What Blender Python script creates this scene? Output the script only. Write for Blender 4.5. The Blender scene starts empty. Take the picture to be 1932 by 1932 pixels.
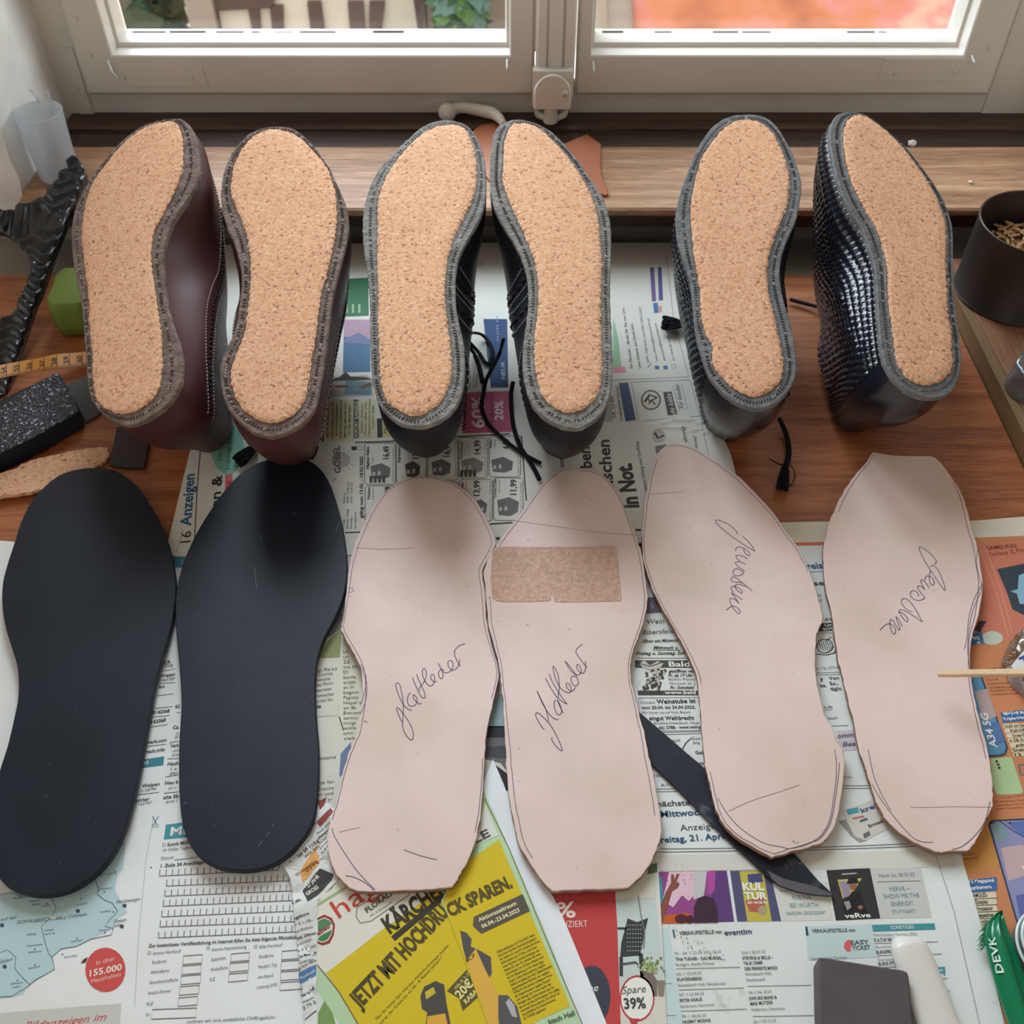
import bpy, bmesh, math, random
from mathutils import Vector, Matrix, noise
from mathutils.geometry import tessellate_polygon
random.seed(7)
sc = bpy.context.scene
COL = sc.collection
R = math.radians

# ------------------------------------------------------------------ camera, world, lights, exposure
F = 1932.0; TH = R(47.6); H = 0.54
cam = bpy.data.cameras.new('camera'); camo = bpy.data.objects.new('camera', cam); COL.objects.link(camo)
cam.sensor_width = 36; cam.lens = 36; cam.clip_start = 0.01
camo.location = (0, 0, H); camo.rotation_euler = (R(90) - TH, 0, 0)
cam.dof.use_dof = True; cam.dof.focus_distance = 0.60; cam.dof.aperture_fstop = 20
sc.camera = camo
w = bpy.data.worlds.new('overcast'); sc.world = w; w.use_nodes = True
w.node_tree.nodes['Background'].inputs[0].default_value = (1.0, 0.95, 0.89, 1)
w.node_tree.nodes['Background'].inputs[1].default_value = 0.92
sun = bpy.data.lights.new('daylight_sun', 'SUN'); suno = bpy.data.objects.new('daylight_sun', sun); COL.objects.link(suno)
sun.energy = 1.3; sun.angle = R(60); sun.color = (1, 0.98, 0.95); suno.rotation_euler = (R(30), 0, R(0))
suno.location = (0, -3, 6)
sky = bpy.data.lights.new('window_skylight', 'AREA'); skyo = bpy.data.objects.new('window_skylight', sky); COL.objects.link(skyo)
sky.shape = 'RECTANGLE'; sky.size = 2.4; sky.size_y = 1.5; sky.energy = 205; sky.color = (0.76, 0.87, 1.0)
skyo.location = (-1.0, 1.95, 1.5)
skyo.rotation_euler = (Vector((0.0, 0.45, 0.0)) - skyo.location).to_track_quat('-Z', 'Y').to_euler()
sk2 = bpy.data.lights.new('window_skylight_side', 'AREA'); sk2o = bpy.data.objects.new('window_skylight_side', sk2); COL.objects.link(sk2o)
sk2.shape = 'RECTANGLE'; sk2.size = 1.0; sk2.size_y = 1.0; sk2.energy = 42; sk2.color = (0.80, 0.90, 1.0)
sk2o.location = (1.35, 1.75, 0.95)
sk2o.rotation_euler = (Vector((-0.45, 0.88, 0.15)) - sk2o.location).to_track_quat('-Z', 'Y').to_euler()
sc.view_settings.view_transform = 'Standard'; sc.view_settings.look = 'None'
sc.view_settings.exposure = 0.0; sc.view_settings.gamma = 1.0; sc.view_settings.use_curve_mapping = False

# ------------------------------------------------------------------ pixel -> place
CT, ST = math.cos(TH), math.sin(TH)
CAM = Vector((0, 0, H))
def ray(p):
    u = (p[0] - 966) / F; v = (p[1] - 966) / F
    return Vector((u, CT - v * ST, -ST - v * CT))
def P(px, py, h=0.0):                       # point of a horizontal surface at height h
    d = ray((px, py)); return CAM + d * ((h - H) / d.z)
def PY(px, py, Y):                          # point of a vertical surface at depth Y
    d = ray((px, py)); return CAM + d * (Y / d.y)
def PP(p, a, n):                            # point of a tilted surface through a with normal n
    d = ray(p); return CAM + d * ((a - CAM).dot(n) / d.dot(n))
def proj(q):
    d = q - CAM; z = d.y * CT - d.z * ST
    return (966 + F * d.x / z, 966 + F * (-d.y * ST - d.z * CT) / z)

# ------------------------------------------------------------------ materials
def lin(c): c /= 255.0; return c / 12.92 if c <= .04045 else ((c + .055) / 1.055) ** 2.4
def rgb(t, k=1.0): return tuple(min(lin(x) * k, .92) for x in t) + (1,)
def newmat(name):
    m = bpy.data.materials.new(name); m.use_nodes = True
    nt = m.node_tree; b = nt.nodes['Principled BSDF']
    return m, nt, b
def N(nt, t, **kw):
    n = nt.nodes.new(t)
    for k, v in kw.items():
        if k.startswith('_'): n.inputs[k[1:].replace('_', ' ')].default_value = v
        else: setattr(n, k, v)
    return n
def coords(nt, scale=(1, 1, 1), kind='Object', rot=(0, 0, 0)):
    tc = N(nt, 'ShaderNodeTexCoord'); mp = N(nt, 'ShaderNodeMapping')
    mp.inputs['Scale'].default_value = scale; mp.inputs['Rotation'].default_value = rot
    nt.links.new(tc.outputs[kind], mp.inputs[0]); return mp.outputs[0]
def ramp(nt, fac, stops):
    r = N(nt, 'ShaderNodeValToRGB'); e = r.color_ramp.elements
    while len(e) < len(stops): e.new(.5)
    for i, (p, c) in enumerate(stops): e[i].position = p; e[i].color = c
    nt.links.new(fac, r.inputs[0]); return r.outputs[0]
def bump(nt, b, h, s, d=.001):
    n = N(nt, 'ShaderNodeBump', _Strength=s, _Distance=d); nt.links.new(h, n.inputs['Height']); nt.links.new(n.outputs[0], b.inputs['Normal'])
def plain(name, c, rough=.6, k=1.0, spec=.5, metal=0, bumpsc=None, bs=.2, var=0):
    m, nt, b = newmat(name)
    b.inputs['Base Color'].default_value = rgb(c, k); b.inputs['Roughness'].default_value = rough
    b.inputs['Specular IOR Level'].default_value = spec; b.inputs['Metallic'].default_value = metal
    if bumpsc:
        n = N(nt, 'ShaderNodeTexNoise', _Scale=bumpsc, _Detail=5.0); nt.links.new(coords(nt), n.inputs[0])
        bump(nt, b, n.outputs[0], bs, .002)
        if var:
            a = tuple(x * (1 - var) for x in rgb(c, k)[:3]) + (1,); z = tuple(min(1, x * (1 + var)) for x in rgb(c, k)[:3]) + (1,)
            n2 = N(nt, 'ShaderNodeTexNoise', _Scale=bumpsc * .35, _Detail=6.0); nt.links.new(coords(nt), n2.inputs[0])
            nt.links.new(ramp(nt, n2.outputs[0], [(.3, a), (.7, z)]), b.inputs['Base Color'])
    return m
def wood(name, cols, scale=(3, 60, 60), rough=.5, rot=(0, 0, 0), bs=.25, fine=9):
    m, nt, b = newmat(name)
    v = coords(nt, scale, rot=rot)
    n1 = N(nt, 'ShaderNodeTexNoise', _Scale=1.0, _Detail=8.0, _Roughness=.65, _Distortion=.6); nt.links.new(v, n1.inputs[0])
    v2 = coords(nt, tuple(s * fine for s in scale), rot=rot)
    n2 = N(nt, 'ShaderNodeTexNoise', _Scale=1.0, _Detail=3.0); nt.links.new(v2, n2.inputs[0])
    mx = N(nt, 'ShaderNodeMix'); mx.inputs[0].default_value = .35
    nt.links.new(n1.outputs[0], mx.inputs[2]); nt.links.new(n2.outputs[0], mx.inputs[3])
    k = len(cols); nt.links.new(ramp(nt, mx.outputs[0], [(.32 + .36 * i / (k - 1), c) for i, c in enumerate(cols)]), b.inputs['Base Color'])
    b.inputs['Roughness'].default_value = rough; bump(nt, b, mx.outputs[0], bs, .0015)
    return m
def m_cork():
    m, nt, b = newmat('cork'); v = coords(nt)
    n = N(nt, 'ShaderNodeTexNoise', _Scale=330.0, _Detail=5.0, _Roughness=.7); nt.links.new(v, n.inputs[0])
    vo = N(nt, 'ShaderNodeTexVoronoi', _Scale=560.0)
    ad = N(nt, 'ShaderNodeVectorMath', operation='ADD'); n3 = N(nt, 'ShaderNodeTexNoise', _Scale=200.0); nt.links.new(v, n3.inputs[0])
    sc3 = N(nt, 'ShaderNodeVectorMath', operation='SCALE'); sc3.inputs['Scale'].default_value = .004
    nt.links.new(n3.outputs['Color'], sc3.inputs[0]); nt.links.new(v, ad.inputs[0]); nt.links.new(sc3.outputs[0], ad.inputs[1]); nt.links.new(ad.outputs[0], vo.inputs['Vector'])
    c1 = ramp(nt, vo.outputs['Color'], [(0, rgb((196, 142, 108), CK)), (.3, rgb((216, 166, 130), CK)), (.75, rgb((225, 178, 142), CK)), (1, rgb((236, 196, 160), CK))])
    c2 = ramp(nt, n.outputs[0], [(.35, rgb((120, 72, 48), CK)), (.43, (1, 1, 1, 1))])
    mx = N(nt, 'ShaderNodeMix', data_type='RGBA', blend_type='MULTIPLY'); mx.inputs[0].default_value = .8
    nt.links.new(c1, mx.inputs[6]); nt.links.new(c2, mx.inputs[7])
    nl = N(nt, 'ShaderNodeTexNoise', _Scale=14.0, _Detail=3.0); nt.links.new(v, nl.inputs[0])
    mx2 = N(nt, 'ShaderNodeMix', data_type='RGBA', blend_type='MULTIPLY'); mx2.inputs[0].default_value = .5
    nt.links.new(mx.outputs[2], mx2.inputs[6]); nt.links.new(ramp(nt, nl.outputs[0], [(.3, (.88, .84, .80, 1)), (.65, (1, 1, 1, 1))]), mx2.inputs[7])
    nt.links.new(mx2.outputs[2], b.inputs['Base Color']); b.inputs['Roughness'].default_value = .9; b.inputs['Specular IOR Level'].default_value = .15
    bump(nt, b, n.outputs[0], .8, .0012); return m
CK = 1.18
def m_paper(name, c, k=1.0, wr=1.0):
    m, nt, b = newmat(name); v = coords(nt)
    n = N(nt, 'ShaderNodeTexNoise', _Scale=9.0, _Detail=4.0, _Roughness=.5, _Distortion=.25); nt.links.new(v, n.inputs[0])
    n2 = N(nt, 'ShaderNodeTexNoise', _Scale=22.0, _Detail=7.0, _Roughness=.7); nt.links.new(v, n2.inputs[0])
    a = rgb(c, k); dirt = tuple(x * f for x, f in zip(a[:3], (.62, .58, .5))) + (1,)
    nt.links.new(ramp(nt, n2.outputs[0], [(.26, dirt), (.36, a)]), b.inputs['Base Color'])
    b.inputs['Roughness'].default_value = .75; b.inputs['Specular IOR Level'].default_value = .25
    bump(nt, b, n.outputs[0], .6 * wr, .010); return m
PK = 1.22
_pm = {}
def ink(c):
    if c not in _pm:
        _pm[c] = plain('print_ink', (c[0] * 1.0, c[1] * .97, c[2] * .93), .7, 1.08 + .12 * max(0, min(1, (min(c) - 90) / 80)), .25)
    return _pm[c]
def m_leather():
    m, nt, b = newmat('veg_tan_leather'); v = coords(nt)
    base = rgb((223, 197, 188), 1.16); b2 = rgb((215, 189, 176), 1.1)
    n = N(nt, 'ShaderNodeTexNoise', _Scale=14.0, _Detail=4.0); nt.links.new(v, n.inputs[0])
    c1 = ramp(nt, n.outputs[0], [(.35, b2), (.6, base)])
    n2 = N(nt, 'ShaderNodeTexNoise', _Scale=150.0, _Detail=6.0, _Roughness=.75); nt.links.new(v, n2.inputs[0])
    c2 = ramp(nt, n2.outputs[0], [(.30, (.22, .14, .10, 1)), (.335, (1, 1, 1, 1))])
    mx = N(nt, 'ShaderNodeMix', data_type='RGBA', blend_type='MULTIPLY'); mx.inputs[0].default_value = .8
    nt.links.new(c1, mx.inputs[6]); nt.links.new(c2, mx.inputs[7]); nt.links.new(mx.outputs[2], b.inputs['Base Color'])
    b.inputs['Roughness'].default_value = .55; b.inputs['Specular IOR Level'].default_value = .3
    bump(nt, b, n2.outputs[0], .08, .0006); return m
def m_clear(name, tint=(1, 1, 1), alpha=.12, rough=.1, diff=None, dmix=.0):
    m, nt, b = newmat(name); nt.nodes.remove(b); out = nt.nodes['Material Output']
    tr = N(nt, 'ShaderNodeBsdfTransparent'); tr.inputs[0].default_value = tint + (1,)
    gl = N(nt, 'ShaderNodeBsdfGlossy', _Roughness=rough); mx = N(nt, 'ShaderNodeMixShader')
    fr = N(nt, 'ShaderNodeLayerWeight', _Blend=.25)
    mu = N(nt, 'ShaderNodeMath', operation='MULTIPLY_ADD'); mu.inputs[1].default_value = .45; mu.inputs[2].default_value = alpha * .3
    nt.links.new(fr.outputs['Fresnel'], mu.inputs[0]); nt.links.new(mu.outputs[0], mx.inputs[0])
    nt.links.new(tr.outputs[0], mx.inputs[1]); nt.links.new(gl.outputs[0], mx.inputs[2]); last = mx
    if diff:
        df = N(nt, 'ShaderNodeBsdfTranslucent'); df.inputs[0].default_value = rgb(diff); d2 = N(nt, 'ShaderNodeBsdfDiffuse'); d2.inputs[0].default_value = rgb(diff)
        a = N(nt, 'ShaderNodeMixShader'); nt.links.new(df.outputs[0], a.inputs[1]); nt.links.new(d2.outputs[0], a.inputs[2])
        last = N(nt, 'ShaderNodeMixShader'); last.inputs[0].default_value = dmix
        nt.links.new(mx.outputs[0], last.inputs[1]); nt.links.new(a.outputs[0], last.inputs[2])
    nt.links.new(last.outputs[0], out.inputs[0]); return m

M = {}
M['cork'] = m_cork()
M['leather'] = m_leather()
M['leather_edge'] = plain('leather_edge', (150, 118, 98), .9, 1, .2, bumpsc=500, bs=.8)
M['suede'] = plain('rough_suede', (224, 186, 164), .95, 1.1, .1, bumpsc=900, bs=1.0, var=.16)
M['rubber'] = plain('black_rubber', (27, 32, 42), .5, 1.0, .26, bumpsc=40, bs=.12, var=.38)
M['white_paint'] = plain('white_paint', (218, 211, 200), .38, 1.0, .5, bumpsc=30, bs=.18, var=.06)
M['plaster'] = plain('plaster', (238, 236, 230), .9, 1.0, .2, bumpsc=45, bs=.6, var=.10)
M['grey_paint'] = plain('grey_paint', (140, 132, 122), .7, 1.0, .3, bumpsc=40, bs=.2, var=.1)
M['pen'] = plain('ballpoint', (84, 74, 104), .6, 1.0)
M['pencil'] = plain('crease', (176, 150, 140), .8, 1.0)
M['lace'] = plain('black_lace', (24, 24, 30), .85, 1.0, .2, bumpsc=700, bs=.8)
M['glass'] = m_clear('window_glass', (.97, .985, .98), .1, .02)

# ------------------------------------------------------------------ mesh helpers
def link(name, me, parent=None, mats=()):
    o = bpy.data.objects.new(name, me); COL.objects.link(o)
    for m in mats: me.materials.append(m)
    if parent: o.parent = parent
    return o
def tag(o, label=None, cat=None, group=None, kind=None):
    if label: o['label'] = label
    if cat: o['category'] = cat
    if group: o['group'] = group
    if kind: o['kind'] = kind
    return o
def empty(name, loc, label=None, cat=None, group=None, kind=None):
    o = bpy.data.objects.new(name, None); COL.objects.link(o); o.location = loc; o.empty_display_size = .02
    return tag(o, label, cat, group, kind)
class MB:
    def __init__(s): s.v = []; s.f = []; s.m = []
    def add(s, vs, fs, mi=0):
        b = len(s.v); s.v += [tuple(x) for x in vs]; s.f += [tuple(b + i for i in f) for f in fs]; s.m += [mi] * len(fs); return s
    def box(s, lo, hi, mi=0):
        (a, b, c), (d, e, f) = lo, hi
        return s.add([(a, b, c), (d, b, c), (d, e, c), (a, e, c), (a, b, f), (d, b, f), (d, e, f), (a, e, f)],
                     [(3, 2, 1, 0), (4, 5, 6, 7), (0, 1, 5, 4), (1, 2, 6, 5), (2, 3, 7, 6), (3, 0, 4, 7)], mi)
    def rings(s, rs, closed=True, cap0=False, cap1=False, mi=0):
        n = len(rs[0]); vs = [p for r in rs for p in r]; fs = []
        for k in range(len(rs) - 1):
            for i in range(n if closed else n - 1):
                j = (i + 1) % n; fs.append((k * n + i, k * n + j, (k + 1) * n + j, (k + 1) * n + i))
        if cap0: fs.append(tuple(reversed(range(n))))
        if cap1: fs.append(tuple((len(rs) - 1) * n + i for i in range(n)))
        return s.add(vs, fs, mi)
    def tube(s, pts, r, n=8, mi=0, flat=1.0):
        pts = [Vector(p) for p in pts]; rs = []
        up = Vector((0, 0, 1))
        for i, p in enumerate(pts):
            t = (pts[min(i + 1, len(pts) - 1)] - pts[max(i - 1, 0)]).normalized()
            a = t.cross(up); a = a.normalized() if a.length > 1e-4 else Vector((1, 0, 0)); b = a.cross(t)
            rr = r[i] if isinstance(r, (list, tuple)) else r
            rs.append([p + a * math.cos(2 * math.pi * k / n) * rr + b * math.sin(2 * math.pi * k / n) * rr * flat for k in range(n)])
        return s.rings(rs, True, True, True, mi)
    def lathe(s, prof, c, n=40, mi=0, axis=None):
        q = Vector((0, 0, 1)).rotation_difference(axis) if axis else None
        rs = []
        for r, z in prof:
            ring = []
            for k in range(n):
                p = Vector((r * math.cos(2 * math.pi * k / n), r * math.sin(2 * math.pi * k / n), z))
                if q: p = q @ p
                ring.append(p + Vector(c))
            rs.append(ring)
        return s.rings(rs, True, prof[0][0] < 1e-3, prof[-1][0] < 1e-3, mi)
    def build(s, name, mats, parent=None, smooth=False, fixn=True):
        me = bpy.data.meshes.new(name); me.from_pydata(s.v, [], s.f)
        mats = mats if isinstance(mats, (list, tuple)) else [mats]
        for i, p in enumerate(me.polygons): p.material_index = s.m[i]; p.use_smooth = bool(smooth)
        if fixn:
            bm = bmesh.new(); bm.from_mesh(me); bmesh.ops.recalc_face_normals(bm, faces=bm.faces)
            if smooth and smooth is not True:
                for e in bm.edges:
                    if len(e.link_faces) == 2 and e.calc_face_angle(0) > R(smooth): e.smooth = False
            bm.to_mesh(me); bm.free()
        me.update()
        o = link(name, me, parent, mats)
        if parent: o.matrix_parent_inverse = Matrix.Translation(parent.location).inverted()
        return o
def spline(pts, sub=5, closed=True, corner=38):
    n = len(pts); V = [Vector(p).to_3d() if len(p) == 2 else Vector(p) for p in pts]; T = []
    for i in range(n):
        a = V[(i - 1) % n] if (closed or i) else V[i]; b = V[(i + 1) % n] if (closed or i < n - 1) else V[i]
        d1 = V[i] - a; d2 = b - V[i]
        ang = d1.angle(d2) if d1.length > 1e-9 and d2.length > 1e-9 else 0
        T.append(((b - a) / 2, ang > R(corner)))
    out = []
    for i in range(n if closed else n - 1):
        j = (i + 1) % n; p, q = V[i], V[j]; L = (q - p)
        t0 = T[i][0]; t1 = T[j][0]
        m0 = L if T[i][1] else t0.normalized() * min(t0.length, L.length) if t0.length else L
        m1 = L if T[j][1] else t1.normalized() * min(t1.length, L.length) if t1.length else L
        for k in range(sub):
            t = k / sub; t2, t3 = t * t, t * t * t
            out.append(p * (2 * t3 - 3 * t2 + 1) + m0 * (t3 - 2 * t2 + t) + q * (-2 * t3 + 3 * t2) + m1 * (t3 - t2))
    if not closed: out.append(V[-1])
    return out
def resample(pts, n, closed=True):
    P_ = pts + [pts[0]] if closed else pts
    d = [0]
    for i in range(len(P_) - 1): d.append(d[-1] + (P_[i + 1] - P_[i]).length)
    out = []; k = 0
    for i in range(n):
        s = d[-1] * i / (n if closed else n - 1)
        while k < len(d) - 2 and d[k + 1] < s: k += 1
        t = (s - d[k]) / max(d[k + 1] - d[k], 1e-12); out.append(P_[k].lerp(P_[k + 1], t))
    return out
def inset(pts, n, dist):                     # closed loop moved inwards in the plane of normal n
    c = sum(pts, Vector()) / len(pts); k = len(pts); out = []
    area = sum(((pts[i] - c).cross(pts[(i + 1) % k] - c)).dot(n) for i in range(k)); sg = 1 if area > 0 else -1
    for i in range(k):
        t = (pts[(i + 1) % k] - pts[i - 1]).normalized()
        dd = dist[i] if isinstance(dist, list) else dist
        out.append(pts[i] + n.cross(t) * sg * dd)
    return out
def slab(mb, top, n, thick, bev=.0005, mi=0, mi_side=None, rough=0.0):
    mi_side = mi if mi_side is None else mi_side
    t2 = inset(top, n, bev); a = [p - n * bev for p in top]
    bt = [p - n * (thick - bev) for p in top]; bb = [p - n * thick for p in t2]
    if rough:
        def jit(L): return [p + Vector((random.uniform(-1, 1), random.uniform(-1, 1), random.uniform(-.5, .5))) * rough for p in L]
        a, bt = jit(a), jit(bt)
    k = len(top); mb.add(t2, [tuple(range(k))], mi)
    mb.rings([t2, a], mi=mi); mb.rings([a, bt, bb], mi=mi_side); mb.add(bb, [tuple(range(k))], mi_side)
def ribbon(mb, pts, n, wd, mi=0, closed=False):
    k = len(pts); L = []; Rr = []
    for i in range(k):
        a = pts[i - 1] if (closed or i) else pts[0]; b = pts[(i + 1) % k] if (closed or i < k - 1) else pts[-1]
        t = b - a; t = t.normalized() if t.length > 1e-9 else Vector((1, 0, 0)); s = n.cross(t) * wd / 2
        L.append(pts[i] + s); Rr.append(pts[i] - s)
    fs = [(i, (i + 1) % k, k + (i + 1) % k, k + i) for i in range(k if closed else k - 1)]
    mb.add(L + Rr, fs, mi)
UP = Vector((0, 0, 1))

# ------------------------------------------------------------------ printing on paper
_tc = bpy.data.curves.new('lettering', 'FONT'); _to = bpy.data.objects.new('lettering', _tc)
_tc.resolution_u = 2
def glyphs(s, bold=0.0, shear=0.0):
    _tc.body = s; _tc.offset = bold; _tc.shear = shear; _tc.size = 1
    me = _to.to_mesh()
    vs = [v.co.copy() for v in me.vertices]; fs = [tuple(p.vertices) for p in me.polygons]
    _to.to_mesh_clear(); return vs, fs
CAP = max(v.y for v in glyphs('H')[0]) or .7
def T(mb, mats, frame, s, x0, y0, x1, y1, hp, c, bold=0, shear=0, lift=.00022):
    vs, fs = glyphs(s, (0, .022, .042)[bold], .3 if shear else 0)
    if not fs: return
    O = frame(x0, y0); X = frame(x1, y1) - O; n = frame.n
    up = n.cross(X).normalized(); q = proj(O + up * .001); o2 = proj(O)
    ppm = math.hypot(q[0] - o2[0], q[1] - o2[1]) / .001
    Yv = up * (hp / ppm / CAP)
    xa = min(v.x for v in vs); xb = max(v.x for v in vs)
    mi = mats_index(mats, c)
    mb.add([O + X * ((v.x - xa) / (xb - xa)) + Yv * v.y + n * lift for v in vs], fs, mi)
def mats_index(mats, c):
    m = ink(c)
    if m not in mats: mats.append(m)
    return mats.index(m)
class Frame:
    def __init__(s, h): s.h = h; s.n = UP
    def __call__(s, x, y): return P(x, y, s.h)
K0 = (52, 54, 58); WH = (232, 232, 226); GY = (110, 112, 116); TEAL = (70, 140, 155); BLU = (48, 84, 128)
def sheet(name, label, cat, outline, h, th, base, prints, group=None, wr=1.0, sub=6, corner=30):
    fr = Frame(h); mb = MB(); mats = [m_paper('newsprint', base, PK, wr)]
    top = [P(p.x, p.y, h) for p in spline(outline, sub, True, corner)]
    slab(mb, top, UP, th, .00005)
    for p in prints:
        k = p[0]
        if k == 't': T(mb, mats, fr, *p[1:])
        elif k == 'q':                                     # filled shape
            pts = p[1]; lift = p[3] if len(p) > 3 else .0001
            mb.add([P(x, y, h) + UP * lift for x, y in pts], [tuple(range(len(pts)))], mats_index(mats, p[2]))
        elif k == 'l':                                     # rules
            _, pts, wd, c = p[:4]
            ribbon(mb, [P(x, y, h) + UP * (p[4] if len(p) > 4 else .00016) for x, y in pts], UP, wd * .0003, mats_index(mats, c))
        elif k == 'e':                                     # ellipse
            _, x, y, rx, ry, c = p[:6]; lift = p[6] if len(p) > 6 else .00013
            mb.add([P(x + rx * math.cos(a * .2618), y + ry * math.sin(a * .2618), h) + UP * lift for a in range(24)], [tuple(range(24))], mats_index(mats, c))
        elif k == 'r':                                     # outlined frame
            pts = p[1]; ribbon(mb, [P(x, y, h) + UP * .00016 for x, y in pts], UP, p[2] * .0003, mats_index(mats, p[3]), True)
    o = mb.build(name, mats, fixn=False)
    return tag(o, label, cat, group)
def sstep(a, b, x): t = max(0, min(1, (x - a) / (b - a))); return t * t * (3 - 2 * t)
def crumple(o, lo, hi, step, fn):
    bm = bmesh.new(); bm.from_mesh(o.data)
    fs = [f for f in bm.faces if lo.x - .01 < f.calc_center_median().x < hi.x + .01 and lo.y - .01 < f.calc_center_median().y < hi.y + .01]
    for ax, a0, a1 in ((Vector((1, 0, 0)), lo.x, hi.x), (Vector((0, 1, 0)), lo.y, hi.y)):
        v = a0
        while v <= a1:
            bmesh.ops.bisect_plane(bm, geom=bm.verts[:] + bm.edges[:] + bm.faces[:], plane_co=ax * v, plane_no=ax); v += step
    for v in bm.verts: v.co.z += fn(v.co)
    bm.to_mesh(o.data); bm.free(); o.data.update()
def txt(rows, h, c=K0, bold=0, shear=0): return [('t', s, a, b, d, e, h, c, bold, shear) for s, a, b, d, e in rows]
def px(s): return [tuple(float(a) for a in q.split(',')) for q in s.split()]

# ------------------------------------------------------------------ the setting
YT = 0.784            # back edge of the workbench
YW = 0.845            # wall under the window board
ZS = 0.05             # window board height
YF = 0.989            # face of the fixed window frame
M['bench_wood'] = wood('bench_wood', [rgb((112, 58, 30), 1.0), rgb((172, 102, 60), 1.05), rgb((200, 136, 86), 1.05)], (5, 75, 75), .42, bs=.3)
M['board_wood'] = wood('board_wood', [rgb((112, 70, 46), 1.0), rgb((150, 104, 74), 1.0), rgb((176, 130, 98), 1.0)], (60, 4, 60), .5)
M['lip_wood'] = wood('lip_wood', [rgb((118, 92, 58), 1.0), rgb((146, 116, 78), 1.0)], (60, 5, 60), .6)
M['sill_oak'] = wood('sill_oak', [rgb((112, 76, 50), 1.0), rgb((170, 126, 92), 1.0), rgb((212, 174, 138), 1.0)], (6, 90, 90), .6, bs=.45)
M['sill_dark'] = wood('sill_dark', [rgb((40, 28, 20), 1.0), rgb((74, 54, 40), 1.0), rgb((104, 82, 66), 1.0)], (5, 80, 80), .55)
bench = empty('workbench', (0, .35, -.03), 'brown wooden workbench covered with newspapers, shoes and soles', 'workbench')
XS = 0.381
MB().box((-.95, -.25, -.03), (XS - .001, YT, 0)).build('bench_top', M['bench_wood'], bench)
mb = MB(); mb.box((XS, -.25, -.03), (XS + .008, YT, .0165)); mb.build('edge_lip', M['lip_wood'], bench)
MB().box((XS + .0082, -.25, -.03), (.95, YT, .017)).build('side_board', M['board_wood'], bench)
for x in (-.88, .88):
    for y in (-.18, .72): MB().box((x - .03, y - .03, -.75), (x + .03, y + .03, -.03)).build('leg', M['bench_wood'], bench)
def struct(name, mb, m, parent=None, **k):
    o = mb.build(name, m, parent, **k); o['kind'] = 'structure'; return o
MB_ = MB(); MB_.box((-3, -3.2, -.78), (3, 1.15, -.75)); struct('floor', MB_, M['sill_dark'])
struct('wall_right', MB().box((1.25, -3.2, -.75), (1.4, YW - .002, 1.75)), M['plaster'])
struct('ceiling', MB().box((-3, -3.2, 1.75), (3, 1.15, 1.85)), M['plaster'])
XL = -.442                                              # plaster reveal beside the window
mb = MB(); mb.box((-3, YW, -.75), (3, 1.15, -.002)); mb.box((-3, YW, -.002), (3, 1.15, .018))
mb.box((-3, YW, 1.2), (3, 1.15, 1.75)); struct('wall_back', mb, M['grey_paint'])
struct('trim_1', MB().box((-3, YT + .001, -.06), (3, YW - .0005, -.002)), M['grey_paint'])
# plaster on the left: a ragged corner edge, slightly wavy reveal
mb = MB(); zs = [.018, .03, .045, .06, .08, .1, .13, .17, .24, .35, .6, 1.2]; ys = [YW, .86, .88, .9, .92, .95, YF + .03]
g = []
for z in zs:
    g.append([Vector((XL - (y - YW) * .03 + .0025 * noise.noise(Vector((0, y * 30, z * 24))) - (.004 * (1 + noise.noise(Vector((3, 0, z * 60)))) if y == YW else 0), y + (.003 * noise.noise(Vector((7, 1, z * 70))) if y == YW else 0), z)) for y in ys])
mb.rings(g, closed=False)
fr_ = [[Vector((x, g[i][0].y if x > -1 else YW, z)) if x > -1 else Vector((-3, YW - .001, z)) for x in (0, -3)] for i, z in enumerate(zs)]
for i, z in enumerate(zs): fr_[i][0] = g[i][0].copy(); fr_[i][1].y = YW - .002
mb.rings(fr_, closed=False)
o = struct('wall_left', mb, M['plaster'], smooth=40)
struct('wall_right', MB().box((.515, YW + .02, .018), (3, 1.15, 1.2)), M['plaster'])
# window board: oak front, dark back strips, apron below
sill = empty('trim_2', (0, .9, ZS), kind='structure')
def board(prof, x0, x1, name, m):
    mb = MB(); mb.rings([[Vector((x0, y, z)) for y, z in prof], [Vector((x1, y, z)) for y, z in prof]], True, True, True)
    o = mb.build(name, m, sill, smooth=30); o['kind'] = 'structure'
nose = [(.820, .0405), (.8135, .042), (.811, .0455), (.8115, .0485), (.814, ZS), (.922, ZS), (.922, .0405)]
board(nose, XL - .0, .56, 'front_board', M['sill_oak'])
board([(.9222, .036), (.9222, ZS - .0015), (.955, ZS - .0015), (.955, .036)], XL + .001, .515, 'dark_strip', wood('sill_darkest', [rgb((30, 20, 15)), rgb((58, 40, 30)), rgb((80, 60, 48))], (5, 80, 80), .5))
board([(.955, .036), (.956, ZS + .001), (.958, ZS + .0015), (YF + .012, ZS + .0015), (YF + .012, .036)], XL + .001, .515, 'rear_strip', M['sill_dark'])
board([(.832, .019), (.832, .0403), (YW + .01, .0403), (YW + .01, .019)], XL - .0, .56, 'apron', wood('apron_wood', [rgb((44, 24, 15)), rgb((78, 46, 30))], (5, 60, 60), .5))

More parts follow.
